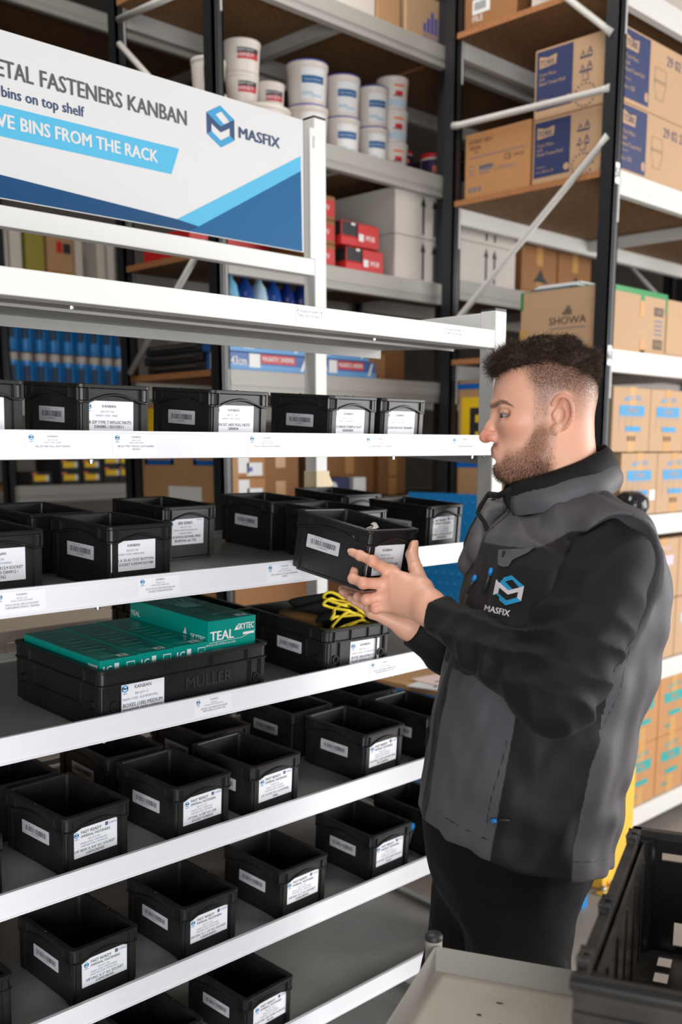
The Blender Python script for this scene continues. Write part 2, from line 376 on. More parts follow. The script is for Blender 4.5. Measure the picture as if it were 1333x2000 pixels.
# ------------------------------------------------------------------ storage bins
def bin_mesh(W, D, Hh, name, material, big=False):
    """stacking container: flanged rim, waved ledge under it, ribs, corner posts, inset foot, hollow inside"""
    mb = MB(); r = .013; n = 4; per = []
    ns = 14
    def ring(inset):
        w, d = W / 2 - inset, D / 2 - inset; rr = max(.003, r - inset * .5); P = []
        cs = [(w - rr, -d + rr, -90), (w - rr, d - rr, 0), (-w + rr, d - rr, 90), (-w + rr, -d + rr, 180)]
        for i, (cx, cy, a0) in enumerate(cs):
            P += [(cx + rr * cos(radians(a0 + 90 * k / n)), cy + rr * sin(radians(a0 + 90 * k / n)), i, 0) for k in range(n + 1)]
            nx = cs[(i + 1) % 4]; e0 = P[-1]; e1 = (nx[0] + rr * cos(radians(nx[2])), nx[1] + rr * sin(radians(nx[2])))
            for k in range(1, ns): P.append((e0[0] + (e1[0] - e0[0]) * k / ns, e0[1] + (e1[1] - e0[1]) * k / ns, i, k / ns))
        return P
    arch = (0 if big else .013)
    def wave(t): return arch * max(0, sin(pi * min(max((t - .06) / .88, 0), 1))) ** 1.0 if t else 0
    L = Hh * .745
    lv = [(.010, 0, 0), (.010, .005, 0), (.0065, .008, 0), (.0065, L - .003, 1), (.0006, L - .001, 1), (.0004, L + .0012, 1), (.005, L + .003, 1),
          (.005, Hh - .008, 0), (.0005, Hh - .006, 0), (0, Hh - .001, 0), (.0012, Hh, 0), (.0105, Hh, 0), (.0115, Hh - .002, 0), (.0125, Hh - .02, 0), (.014, .006, 0)]
    N = 4 * (n + 1 + ns - 1)
    V = []
    for ins, z, a in lv:
        V += [(x, y, z + (wave(t) if a else 0)) for x, y, i, t in ring(ins)]
    Fs = []
    for q in range(len(lv) - 1):
        Fs += [(q * N + k, q * N + (k + 1) % N, (q + 1) * N + (k + 1) % N, (q + 1) * N + k) for k in range(N)]
    Fs += [tuple(range(N))[::-1], tuple((len(lv) - 1) * N + k for k in range(N))]
    mb.add(V, Fs, material)
    # ribs in the band under the rim
    for s in (-1, 1):
        for x in ([-W * .36, W * .36] if not big else [-W * .36, -W * .12, W * .14, W * .36]):
            mb.box((x - .001, min(s * (D / 2 - .0055), s * (D / 2 - .001)), L + .002), (x + .001, max(s * (D / 2 - .0055), s * (D / 2 - .001)), Hh - .005), material)
        for y in (-D * .31, D * .31, -D * .45, D * .45):
            mb.box((min(s * (W / 2 - .0055), s * (W / 2 - .001)), y - .001, L + .002), (max(s * (W / 2 - .0055), s * (W / 2 - .001)), y + .001, Hh - .005), material)
        # corner posts down the wall and nubs on the rim
        for s2 in (-1, 1):
            x0, x1 = sorted((s * (W / 2 - .0075), s * (W / 2 - .0035))); y0, y1 = sorted((s2 * (D / 2 - .010), s2 * (D / 2 - .026)))
            mb.box((x0, y0, .006), (x1, y1, L - .002), material)
            y0, y1 = sorted((s2 * (D / 2 - .0075), s2 * (D / 2 - .0035))); x0, x1 = sorted((s * (W / 2 - .010), s * (W / 2 - .022)))
            mb.box((x0, y0, .006), (x1, y1, L - .002), material)
        mb.lathe([(.0022, 0), (.0018, .001), (0, .0013)], material, 8, Matrix.Translation((s * (W / 2 - .006), .0, Hh)))
    if big:
        # screw bosses beside the corners and the hand-hold panels of a large container
        for s in (-1, 1):
            for s2 in (-1, 1):
                Tm = Matrix.Translation((s * (W / 2 - .032), s2 * (D / 2 - .005), Hh * .42)) @ Matrix.Rotation(radians(90), 4, 'X')
                mb.lathe([(.009, -.004), (.009, .004), (.0065, .004), (.0065, -.002), (0, -.002)], material, 14, Tm)
                for dx in (-.014, .012):
                    xx = s * (W / 2 - .032) + dx
                    mb.box((xx, min(s2 * (D / 2 - .007), s2 * (D / 2 - .002)), .012), (xx + .002, max(s2 * (D / 2 - .007), s2 * (D / 2 - .002)), L - .002), material)
                Tm = Matrix.Translation((s * (W / 2 - .005), s2 * (D / 2 - .032), Hh * .42)) @ Matrix.Rotation(radians(90), 4, 'Y')
                mb.lathe([(.009, -.004), (.009, .004), (.0065, .004), (.0065, -.002), (0, -.002)], material, 14, Tm)
            x0, x1 = sorted((s * (W / 2 - .008), s * (W / 2 - .003)))
            for z in (Hh * .36, Hh * .70): mb.box((x0, -D * .27, z), (x1, D * .27, z + .003), material)
            for y in (-D * .27, D * .27 - .003): mb.box((x0, y, Hh * .36), (x1, y + .003, Hh * .7), material)
    me = mb.mesh(name, bevel=0)
    me.polygons.foreach_set('use_smooth', [False] * len(me.polygons))
    return me

SMALL = bin_mesh(.15, .2, .118, 'small_bin', BLKD)
SMALLC = bin_mesh(.15, .2, .118, 'small_bin_clean', BLK)

def card_label(parent, kind, lines, W, D, w=.1, h=.056, x0=None, z0=.034, inset=.0062):
    mb = MB(); x0 = -W / 2 + .012 if x0 is None else x0
    T = Matrix.Translation((x0 + w / 2, -D / 2 + inset, z0))
    mb.box((-w / 2, -.0006, 0), (w / 2, 0, h), CARD, T)
    K = dict(T=T, y=-.0012)
    if kind == 'K':
        put_logo(mb, -w * .405, h * .83, h * .2, T, -.0012, (CYAN, CYAN, NAVY, WHITE), .0018)
        put_text(mb, 'KANBAN', 0.0, h * .80, h * .085, INK, bold=.01, **K)
        put_text(mb, lines[0], -.003, h * .65, h * .055, INKG, **K)
        put_text(mb, lines[1], -.005, h * .53, h * .055, INKG, wmax=w * .8, **K)
        for i, l in enumerate(lines[2:]):
            put_text(mb, l, 0.0, h * (.31 if len(lines) < 5 else .36) - i * h * .135, h * .092, INK, wmax=w * .9, bold=.012, **K)
    elif kind == 'S':
        put_logo(mb, -w * .405, h * .83, h * .2, T, -.0012, (CYAN, CYAN, NAVY, WHITE), .0018)
        put_text(mb, '500 SERIES', -.002, h * .79, h * .11, INK, bold=.01, **K)
        put_text(mb, 'theraus', w * .45, h * .92, h * .06, NAVY, align='R', **K)
        put_text(mb, lines[0], 0, h * .66, h * .055, INKG, **K); put_text(mb, lines[1], 0, h * .54, h * .055, INKG, **K); put_text(mb, lines[2], 0, h * .42, h * .055, INKG, **K)
        for i, l in enumerate(lines[3:]): put_text(mb, l, 0.0, h * .26 - i * h * .15, h * .095, INK, wmax=w * .92, bold=.01, **K)
    else:
        put_logo(mb, -w * .40, h * .79, h * .19, T, -.0012, (CYAN, CYAN, NAVY, WHITE), .0018)
        put_text(mb, 'FAST READY', -w * .3, h * .80, h * .1, INK, align='L', wmax=w * .5, bold=.015, **K)
        put_poly(mb, [(w * .23, h * .83), (w * .29, h * .83), (w * .29, h * .95), (w * .23, h * .95)], NAVY, T, -.0012)
        put_text(mb, 'C', w * .26, h * .855, h * .065, WHITE, T, y=-.0018)
        put_text(mb, 'Crabtree', w * .31, h * .86, h * .07, PURP, align='L', wmax=w * .17, **K)
        put_text(mb, 'IMPERIAL FASTENERS', -w * .3, h * .665, h * .085, INK, align='L', wmax=w * .68, bold=.01, **K)
        for i, l in enumerate(lines[:3]): put_text(mb, l, -.002, h * (.545 - .1 * i), h * .052, INKG, wmax=w * .85, **K)
        for i, l in enumerate(lines[3:]): put_text(mb, l, 0, h * .19 - i * h * .135, h * .088, INK, wmax=w * .92, bold=.012, **K)
    return mb.build('card_label', parent)

def barcode_mesh():
    mb = MB(); w, h = .086, .026
    P = rrect(w, h, .002)
    mb.add([(x, 0, z) for x, z in P] + [(x, -.0005, z) for x, z in P], [tuple(range(len(P)))[::-1], tuple(range(len(P), 2 * len(P)))] + [(i, (i + 1) % len(P), len(P) + (i + 1) % len(P), len(P) + i) for i in range(len(P))], STICK)
    R = random.Random(3); x = -.033
    while x < .033:
        b = R.choice((.0006, .0006, .0012, .0018)); put_poly(mb, [(x, -.004), (x + b, -.004), (x + b, .006), (x, .006)], INK, y=-.0009); x += b + R.choice((.0007, .0012, .0016))
    put_text(mb, '9315000289073', 0, -.0085, .0028, INKG, y=-.0009)
    put_text(mb, 'PROPERTY OF STORES', -.012, .0085, .0016, INKG, y=-.0009)
    return mb.mesh('barcode')
BAR = barcode_mesh()

def stick_barcode(parent, W, D, z=.063, y=.0, side=-1):
    o = bpy.data.objects.new('barcode_sticker', BAR); COL.objects.link(o); o.parent = parent
    o.location = (-W / 2 + .006, y, z); o.rotation_euler = (0, 0, radians(-90))
    return o

def small_bin(row, x, y, th, label, kind=None, lines=None, mesh=None, group=None, bar=True, lx=None, flush=False):
    o = bpy.data.objects.new('storage_bin', mesh or SMALL); COL.objects.link(o)
    z = ZS[row] + TILT * y + .0008
    o.location = (x, y, z); o.rotation_mode = 'XYZ'
    o.matrix_world = Matrix.Translation((x, y, z)) @ Matrix.Rotation(radians(3.9), 4, 'X') @ Matrix.Rotation(th, 4, 'Z')
    tag(o, label, 'bin', group or 'small black storage bins on the kanban rack')
    if kind: card_label(o, kind, lines, .15, .2, x0=lx)
    if bar: stick_barcode(o, .15, .2)
    return o
IF = 'IMPERIAL'
def fr(q, a, b, *l): return ['BIN QTY: ' + q, 'MASFIX CODE : ' + a, 'CRABTREE CODE : ' + b, *l]
def kb(q, a, *l): return ['BIN QTY: ' + q, 'MASFIX CODE : ' + a, *l]
# row B (eye level)
small_bin('B', .787, .152, 0, 'black bin in the top bin row, cut off by the left picture edge', 'K', kb('500', 'FN06ZP', 'M6 Z/P HEX FULL NUTS', 'DIN934'), SMALLC)
small_bin('B', 1.032, .152, .0, 'black bin whose white card reads M8 Z/P TYPE T NYLOC NUTS', 'K', kb('500', 'NN08', 'M8 Z/P TYPE T NYLOC NUTS', 'DIN985 / ISO10511'), SMALLC, lx=-.062)
small_bin('B', 1.314, .152, .0, 'black bin whose white card reads M10 S/C HEX FULL NUTS', 'K', kb('400', 'FN10SC', 'M10 S/C HEX FULL NUTS', 'DIN934'), SMALLC, lx=-.065)
small_bin('B', 1.629, .152, .0, 'black bin whose white card reads M12 BRASS FORM A FLAT WASHERS', 'K', kb('500', 'BFWA12', 'M12 BRASS FORM A FLAT', 'WASHERS'), SMALLC, lx=-.065)
small_bin('B', 1.792, .152, .0, 'black bin at the right end of the top bin row, card reading NYLON FLAT WASHERS', 'K', kb('500', 'NYWF12', 'M12 NYLON FLAT WASHERS'), SMALLC, lx=-.062, bar=False)
# row C
small_bin('C', .835, .203, .02, 'black bin at the left picture edge whose card reads GR12.9 SOCKET SCREWS', 'K', kb('200', 'SHCS10030SC', 'M10 X 30 S/C GR12.9 SOCKET', 'CAPSCREWS DIN912 /', 'ISO4762'), SMALLC)
small_bin('C', 1.096, .188, .045, 'black bin whose white card reads M12 X 30 A2 ST/ST BUTTON HD', 'K', kb('200', 'A2BHSS12030', 'M12 X 30 A2 ST/ST BUTTON', 'HD SOCKET SCREWS ISO7380'), SMALLC, lx=-.067)
small_bin('C', 1.06, .40, .016, 'black bin without a visible card behind the BUTTON HD bin', mesh=SMALLC)
small_bin('C', 1.378, .41, .04, 'black bin set back on its shelf, card reading 500 SERIES H+G DOWEL PINS', 'S', ['BIN QTY: 2,000', 'MASFIX CODE: DPS003M08CM734', '10009418  0009904', '3 X 8 H+G DOWEL PINS', 'ISO8734A m6 TOL'], SMALLC, bar=False)
small_bin('C', 1.69, .41, -.02, 'black bin set back on its shelf, right of the 500 SERIES bin', mesh=SMALLC)
small_bin('C', 1.705, .19, .05, 'black bin hidden mostly behind the held bin', mesh=SMALLC)
small_bin('C', 2.03, .47, -.015, 'rearmost black bin on the third shelf, behind the blue-panel end', mesh=SMALLC, bar=False).location.x = 1.99
small_bin('C', 2.012, .196, .06, 'black bin with a FAST READY card, standing against the blue panel behind', 'F', fr('100', 'CSHC516075BSC', 'FCFH025L6A', '5/16"UNC X 3/4" S/C SOCKET', 'CAPSCREWS'), SMALLC).location.x = 1.995
# row E
small_bin('E', .953, .154, .074, 'black bin whose card reads 1/4" BSW X 3/4" S/C SOCKET CAPSCREWS', 'F', fr('200', 'WSHCS06019SC', 'FOT0S0F12A', '1/4" BSW X 3/4" S/C SOCKET', 'CAPSCREWS'), lx=-.056)
small_bin('E', 1.194, .149, .054, 'black bin whose card reads 1/4" UNC X 5/8" S/C CSK SOCKET SCREWS', 'F', fr('200', 'CCSS06016SC', 'FDT100F5A', '1/4"UNC X 5/8" S/C CSK', 'SOCKET SCREWS'), lx=-.052)
small_bin('E', 1.386, .148, .063, 'black bin whose card reads 1/2" X 5/16" H + G DOWEL PINS', 'F', fr('50', 'IDP12516G', 'FCN00Y02A', '1/2" X 5/16" H + G DOWEL', 'PINS'), lx=-.052)
small_bin('E', 1.725, .149, .05, 'black bin on the fifth level beside the vest, grey-lit card reading GRUB SCREWS', 'F', fr('200', 'CGSC05005', 'FCF0S01SA', '5/16"UNC X 3/4" CUP GR S PAG', 'SET SCREWS'), lx=-.052)
small_bin('E', .93, .36, .0, 'black bin at the rear left behind the BSW CAPSCREWS bin', bar=False)
small_bin('E', .703, .157, .0, 'black bin cut by the left picture edge beside the BSW CAPSCREWS bin', bar=False)
small_bin('E', 1.185, .366, .002, 'black bin with only its barcode showing behind the CSK SOCKET SCREWS bin')
small_bin('E', 1.43, .366, .03, 'black bin with only its barcode showing behind the DOWEL PINS bin')
small_bin('E', 1.70, .366, .04, 'black bin behind the GRUB SCREWS bin, barcode just under the shelf lip')
small_bin('E', 1.945, .37, .0, 'rearmost black bin at the shaded right end of the fifth level', bar=False)
small_bin('E', 1.955, .150, .033, 'black bin at the right end of the fifth level, partly hidden by the vest', bar=True)
# row F
small_bin('F', .959, .150, .029, 'black bin at the left of the sixth level with its whole card in view', 'F', fr('200', 'CSHC010050SC', 'FDT001252A', '3/8"UNC X 2" S/C SOCKET', 'CAPSCREWS'), lx=-.052)
small_bin('F', 1.206, .148, .023, 'black bin whose card reads 3/8" UNC X 1 1/4"', 'F', fr('200', 'CSHC010030SC', 'FDT00125BA', '3/8"UNC X 1 1/4" S/C SOCKET', 'CAPSCREWS'), lx=-.055)
small_bin('F', 1.465, .146, .032, 'black bin whose card reads 3/8" UNC X 2", third along the sixth level', 'F', fr('200', 'CSHC010050SC', 'FDT00125TA', '3/8"UNC X 2" S/C SOCKET', 'CAPSCREWS'), lx=-.055)
small_bin('F', 1.753, .147, .019, 'black bin on the sixth level beside the vest hem, card reading TYPE P NYLOC NUTS', 'F', fr('100', 'CNYP016ZP', 'FNT00PYA', '5/16"UNC Z/P TYPE P NYLOC', 'NUTS'), lx=-.055)
small_bin('F', 1.965, .148, .02, 'black bin at the right end of the sixth level, half hidden by the man')
small_bin('F', .703, .154, .0, 'black bin cut by the left picture edge on the sixth level', bar=False)
# row G
small_bin('G', 1.10, .140, .04, 'black bin at the bottom picture edge, no card in view', bar=False)
small_bin('G', 1.348, .138, .05, 'lowest black bin in the picture with a FAST READY card', 'F', fr('500', 'LFNSE', 'FNT00PYA', '5/16"UNC Z/P TYPE P NYLOC', 'NUTS'), lx=-.045)
# ------------------------------------------------------------------ warehouse shelving behind
STEEL = mat('dark_steel_upright', (0.022, 0.024, 0.028), 0.38, metal=0.3, spec=0.6)
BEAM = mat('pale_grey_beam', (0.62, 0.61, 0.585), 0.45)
DIMB = mat('shaded_grey_beam', (0.36, 0.345, 0.32), 0.5)  # beam grey darkened to put the back rows' shade into the colour
CHIP = mat('chipboard', srgb(126, 92, 58), 0.75, noise=0.3, nscale=60, c2=srgb(100, 70, 42))
CHIPE = mat('chipboard_edge', srgb(176, 118, 72), 0.8, noise=0.5, nscale=300)
KRAFT = mat('kraft_cardboard', srgb(178, 138, 98), 0.75, noise=0.06, nscale=6)
KRAFT2 = mat('pale_kraft_cardboard', srgb(180, 147, 114), 0.75, noise=0.05, nscale=6)
KRAFT3 = mat('orange_kraft_cardboard', srgb(178, 128, 82), 0.75, noise=0.07, nscale=6)
KRAFT4 = mat('brown_cardboard', srgb(150, 104, 62), 0.75, noise=0.1, nscale=6)
WCARD = mat('white_cardboard', srgb(206, 198, 190), 0.7, noise=0.04, nscale=5)
TAPE = mat('brown_tape', srgb(192, 146, 88), 0.3)
BXB = mat('box_blue', srgb(52, 140, 190), 0.6)
BXN = mat('box_navy', srgb(34, 46, 90), 0.6)
BXT = mat('box_teal', srgb(24, 150, 148), 0.6)
BXV = mat('faded_violet', srgb(196, 184, 200), 0.7)
BXL = mat('faded_blue', srgb(180, 200, 214), 0.7)
RED = mat('red_print', srgb(196, 34, 36), 0.5)
YEL = mat('yellow_print', srgb(234, 192, 24), 0.55)
BLUP = mat('strong_blue', srgb(0, 96, 178), 0.5)
GREEN = mat('green_tape', srgb(10, 128, 60), 0.35)
BLKP = mat('black_print', (0.02, 0.02, 0.022), 0.6)

def side_T(x, y, z): return Matrix.Translation((x, y, z)) @ Matrix.Rotation(radians(-90), 4, 'Z')   # text on a face looking towards -x
def front_T(x, y, z): return Matrix.Translation((x, y, z))
def R4(mb, x0, x1, z0, z1, m, T, y=-.001): put_poly(mb, [(x0, z0), (x1, z0), (x1, z1), (x0, z1)], m, T, y)

def shelving(label, x0, x1, yf, yr, tops, height, w=.05, braced=(True, True), bmat=None):
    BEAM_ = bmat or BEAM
    """bolted longspan bay: perforated uprights, end-frame braces, beams and chipboard decks"""
    t = tag(empty('warehouse_shelving', (x0, yf, 0)), label, 'shelving')
    t.location = (0, 0, 0)
    for x in (x0, x1 - w):
        for y in (yf, yr - w):
            u = MB(); u.box((x, y, 0), (x + .012, y + w, height), STEEL); u.box((x, y, 0), (x + w, y + .004, height), STEEL); u.box((x + w - .006, y, 0), (x + w, y + w * .7, height), STEEL)
            u.box((x + w * .42, y - .003, 0), (x + w * .58, y, height), STEEL)
            up_ = u.build('upright', t)
        z = .35; k = 0
        while z < height - .5 and braced[x != x0]:
            a, b = ((yf + .03, z), (yr - .03, z + .50)) if k % 2 else ((yr - .03, z), (yf + .03, z + .50))
            bm_ = MB(); bm_.tube([(x + (.001 if x == x0 else w - .001), a[0], a[1]), (x + (.001 if x == x0 else w - .001), b[0], b[1])], .010, BEAM, 10); bm_.build('brace', t, smooth=True)
            z += .62 if k % 2 else .66; k += 1
    for z in tops:
        for y in (yf + .002, yr - w + .002):
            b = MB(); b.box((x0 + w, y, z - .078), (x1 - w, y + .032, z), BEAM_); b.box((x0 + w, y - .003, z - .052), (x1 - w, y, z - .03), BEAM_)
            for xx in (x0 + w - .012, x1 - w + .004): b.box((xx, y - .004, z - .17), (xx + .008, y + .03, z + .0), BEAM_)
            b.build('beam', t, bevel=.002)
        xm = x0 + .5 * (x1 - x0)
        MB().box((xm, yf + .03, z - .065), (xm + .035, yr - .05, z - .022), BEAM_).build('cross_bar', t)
        d = MB(); d.box((x0 + .01, yf + .035, z - .021), (x1 - .01, yr - .03, z - .001), CHIP)
        d.box((x0 + .0085, yf + .035, z - .021), (x0 + .01, yr - .03, z - .001), CHIPE)
        d.build('deck_board', t)
    return t

R1X, R1Y = 3.27, .433
r1 = shelving('dark upright warehouse shelving on the right stacked with towel, glove and coverall boxes', R1X, 5.2, R1Y, 1.17, (3.087, 2.497, 1.910, 1.316, .726, .140), 3.6)
for z, n in ((2.48, '51'), (1.885, '61')):
    s = MB(); T = front_T(R1X + .022, R1Y - .0035, z)
    R4(s, -.013, .013, -.033, .033, CARD, T); put_text(s, n, 0, -.014, .03, BLKP, T, bold=.04, wmax=.021, y=-.0018)
    s.build('bay_number', r1)
# the four hand-set braces of its near end frame
for ch in [c for c in r1.children if c.name.startswith('brace')]:
    if ch.data.vertices[0].co.x < 3.4 and max(v.co.z for v in ch.data.vertices) > 1.15: bpy.data.objects.remove(ch)
for a, b in (((1.13, 2.764), (.46, 2.748)), ((.46, 2.60), (1.14, 2.02)), ((.46, 2.915), (1.14, 3.5))):
    m_ = MB(); m_.tube([(R1X + .006, a[0], a[1]), (R1X + .006, a[0] + (b[0] - a[0]) * .05, a[1] + (b[1] - a[1]) * .05), (R1X + .006, b[0] + (a[0] - b[0]) * .05, b[1] + (a[1] - b[1]) * .05), (R1X + .006, b[0], b[1])], [.015, .0115, .0115, .015], BEAM, 10)
    m_.build('brace', r1, smooth=True)
BR2 = (((1.70, 2.92), (1.25, 2.535)), ((1.70, 2.996), (1.25, 2.98)), ((1.26, 2.225), (1.71, 1.835)), ((1.70, 1.2), (1.25, .8)))
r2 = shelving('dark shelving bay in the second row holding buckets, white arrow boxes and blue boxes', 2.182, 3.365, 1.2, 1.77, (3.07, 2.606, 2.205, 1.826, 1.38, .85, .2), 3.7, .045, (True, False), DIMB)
for ch in [c for c in r2.children if c.name.startswith('brace')]: bpy.data.objects.remove(ch)
for a, b in BR2: MB().tube([(2.179, *a), (2.179, *b)], .011, BEAM, 10).build('brace', r2, smooth=True)
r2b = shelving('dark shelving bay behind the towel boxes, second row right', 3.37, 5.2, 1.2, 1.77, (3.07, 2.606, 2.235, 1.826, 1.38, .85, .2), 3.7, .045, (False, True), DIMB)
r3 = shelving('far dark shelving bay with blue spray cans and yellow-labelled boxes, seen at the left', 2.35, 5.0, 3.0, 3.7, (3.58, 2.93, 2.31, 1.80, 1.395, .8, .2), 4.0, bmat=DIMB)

def carton(name, a, b, m, label, cat='box', group=None, prints=None, tape=None, bevel=.004):
    mb = MB(); mb.box(a, b, m)
    o = mb.build(name, bevel=bevel)
    tag(o, label, cat, group)
    if tape:
        tb = MB(); xc = (a[0] + b[0]) / 2
        tb.box((xc - .024, a[1] - .0006, b[2] - .08), (xc + .024, b[1] + .0006, b[2] + .0006), TAPE); tb.box((xc - .024, a[1] - .0006, a[2]), (xc + .024, a[1], a[2] + .07), TAPE)
        tb.build('tape', o)
    if prints:
        pm = MB(); prints(pm); pm.build('print', o)
    return o

# --- towel boxes on the second level from the top
def towel(x0, y0, z0, x1, y1, z1, label):
    def pr(p):
        H = z1 - z0
        T = side_T(x0, y1, z0)   # u runs from the back of the side to the front
        R4(p, .008, .158, .03, H - .008, BXN, T)
        put_poly(p, [(.02, H - .065), (.088, H - .06), (.092, H - .028), (.055, H - .034), (.02, H - .026)], KRAFT2, T, -.0015)
        put_text(p, 'TORK', .054, H - .058, .019, BXN, T, bold=.03, y=-.002, wmax=.06)
        put_text(p, 'Tork Matic', .02, H - .092, .011, KRAFT2, T, 'L', y=-.0015); put_text(p, 'Soft', .02, H - .107, .011, KRAFT2, T, 'L', y=-.0015); put_text(p, 'Hand Towel Roll', .02, H - .122, .011, KRAFT2, T, 'L', y=-.0015, bold=.01)
        put_text(p, 'Advanced', .02, .062, .006, KRAFT2, T, 'L', y=-.0015); put_text(p, '6 x 150 m  21', .02, .044, .009, KRAFT2, T, 'L', y=-.0015)
        put_poly(p, [(.145 + .012 * cos(a * pi / 6), .05 + .012 * sin(a * pi / 6)) for a in range(12)], KRAFT2, T, -.0015)
        for z in (H - .07, H - .115):
            R4(p, .185, .235, z, z + .006, BXN, T); put_text(p, 'A', .197, z + .008, .018, BXN, T); put_text(p, 'A', .225, z + .008, .024, BXN, T)
        for k in range(16):
            a0 = pi * k / 16 * 1.9
            R4(p, .21 + .042 * cos(a0) - .003, .21 + .042 * cos(a0) + .003, .045 + .036 * sin(a0) - .003, .045 + .036 * sin(a0) + .003, BXN, T)
        put_poly(p, [(.198, .09), (.222, .09), (.222, .115), (.198, .115)], BXN, T)
        put_poly(p, [(.2005, .0925), (.2195, .0925), (.2195, .1125), (.2005, .1125)], KRAFT2, T, -.0016)
        T = front_T(x0, y0, z0)
        R4(p, .008, .182, .012, H - .008, BXN, T)
        put_poly(p, [(.02, H - .068), (.1, H - .068), (.105, H - .03), (.06, H - .036), (.02, H - .024)], KRAFT2, T, -.0015)
        put_text(p, 'TORK', .061, H - .06, .022, BXN, T, bold=.03, y=-.002, wmax=.07)
        for i, l in enumerate(('Tork Matic', 'Soft', 'Hand Towel Roll')): put_text(p, l, .02, H - .098 - .02 * i, .013, KRAFT2, T, 'L', y=-.0015)
        put_text(p, 'Advanced', .02, .07, .007, KRAFT2, T, 'L', y=-.0015); put_text(p, '6 x 150', .02, .04, .015, KRAFT2, T, 'L', y=-.0015)
        put_poly(p, [(.166 + .012 * cos(a * pi / 6), .04 + .016 * sin(a * pi / 6)) for a in range(12)], KRAFT2, T, -.0015)
        put_text(p, '29 02 27', .30, H - .06, .032, BXN, T, 'L', bold=.02)
        g = mat('pencil_print', srgb(150, 120, 92), .7)
        for (u0, v0, u1, v1) in ((.22, .15, .30, .153), (.22, .08, .222, .15), (.298, .08, .3, .15), (.22, .105, .3, .115), (.23, .05, .29, .053), (.232, .05, .234, .08), (.286, .055, .288, .08)): R4(p, u0, u1, v0, v1, g, T)
    return carton('towel_carton', (x0, y0, z0), (x1, y1, z1), KRAFT2, label, prints=pr, group='towel roll cartons with blue panels', tape=None)
towel(3.326, .45, 2.498, 3.95, .80, 2.722, 'lower of the two brown towel cartons with dark blue panels behind the front upright')
towel(3.326, .45, 2.7235, 3.95, .80, 2.957, 'upper of the two brown towel cartons with dark blue panels, under the top deck')
towel(3.958, .45, 2.498, 4.56, .80, 2.722, 'lower towel carton of the second column at the right picture edge')
towel(3.958, .45, 2.7235, 4.56, .80, 2.957, 'upper towel carton of the second column at the right picture edge')
def inv(p):
    T = side_T(3.323, 1.108, 2.498)
    put_text(p, '10 MAY 2021', .02, .2, .014, BLKP, T, 'L', bold=.02); put_text(p, '62mm', .025, .18, .014, BLKP, T, 'L', bold=.03); put_text(p, 'x4', .045, .165, .012, BLKP, T, 'L')
    for u0, u1, z in ((.02, .28, .15), (.07, .13, .118), (.07, .14, .11), (.02, .045, .12), (.02, .05, .105), (.02, .05, .09), (.07, .12, .09)): R4(p, u0, u1, z, z + .003, INKG, T)
    R4(p, .07, .13, .1, .116, INKG, T); put_text(p, 'CE', .2, .12, .02, BLKP, T); put_text(p, 'UKCA', .25, .125, .012, BLKP, T); put_text(p, '(L=MS0427)', .19, .09, .014, INKG, T)
    for k in range(3): R4(p, .02 + .022 * k, .035 + .022 * k, .03, .046, INKG, T)
carton('invoice_carton', (3.323, .808, 2.498), (3.75, 1.108, 2.736), KRAFT3, 'orange-brown carton with handwriting and stencilled marks left of the towel cartons', prints=inv)
def tbp(p):
    T = side_T(3.323, 1.135, 3.088); R4(p, .05, .13, .06, .11, WHITE, T); put_text(p, 'FILE', .075, .035, .02, WHITE, T)
    for k in range(9): R4(p, .06 + .006 * k, .063 + .006 * k, .072, .1, INK, T, -.002)
carton('taped_carton', (3.323, .885, 3.088), (3.7, 1.135, 3.30), KRAFT4, 'brown carton with a white barcode label on the top deck', prints=tbp)
carton('white_carton', (3.32, .58, 3.088), (3.7, .82, 3.25), WCARD, 'plain white carton on the top deck near the front upright')
for i in range(2): carton('top_carton', (3.75 + .5 * i, .46, 3.088), (4.22 + .5 * i, .8, 3.4), WCARD, 'pale carton on the top deck at the right picture edge, %s one' % ('nearer' if not i else 'further'), group='pale cartons at the top right')

# --- green-taped glove carton, papers on it
def showa(p):
    T = side_T(3.323, .83, 1.911); u = .205
    put_text(p, 'SHOWA', u, .098, .026, BLKP, T, bold=.02, width=.155)
    for k, h in enumerate((.012, .022, .032, .03, .018)): R4(p, u - .02 + .008 * k, u - .015 + .008 * k, .13, .13 + h, BLKP, T)
    R4(p, u - .075, u + .075, .083, .0865, INKG, T); R4(p, u, u + .06, .03, .035, BLKP, T)
    R4(p, .0, .03, .0, .09, TAPE, T)
    T = front_T(3.323, .467, 1.911)
    R4(p, .23, .265, .13, .185, TAPE, T); R4(p, .24, .275, .0, .05, TAPE, T); R4(p, 0, .432, 0, .012, TAPE, T)
    R4(p, .335, .405, .14, .17, BLKP, T); put_text(p, '50802', .37, .146, .018, KRAFT2, T, y=-.0016); R4(p, .335, .405, .02, .055, BLKP, T)
    for k in range(8): R4(p, .34 + .008 * k, .343 + .008 * k, .025, .05, KRAFT2, T, -.0016)
    for k in range(4): R4(p, .34, .4, .07 + .016 * k, .077 + .016 * k, INKG, T)
gc = carton('glove_carton', (3.323, .467, 1.911), (3.75, .83, 2.134), KRAFT2, 'kraft carton with green tape and a black SHOWA print behind the man', prints=showa)
p = MB(); T = side_T(3.323, .83, 1.911); R4(p, -.0005, .012, .16, .223, GREEN, T); R4(p, .35, .3635, .16, .2225, GREEN, T)
T = front_T(3.323, .467, 1.911); put_poly(p, [(0, .222), (0, .158), (.02, .158), (.02, .204), (.235, .204), (.235, .185), (.262, .185), (.262, .204), (.418, .204), (.418, .15), (.432, .15), (.432, .222)], GREEN, T)
p.box((3.3225, .466, 2.1335), (3.7505, .831, 2.1345), GREEN); p.build('green_tape', gc)
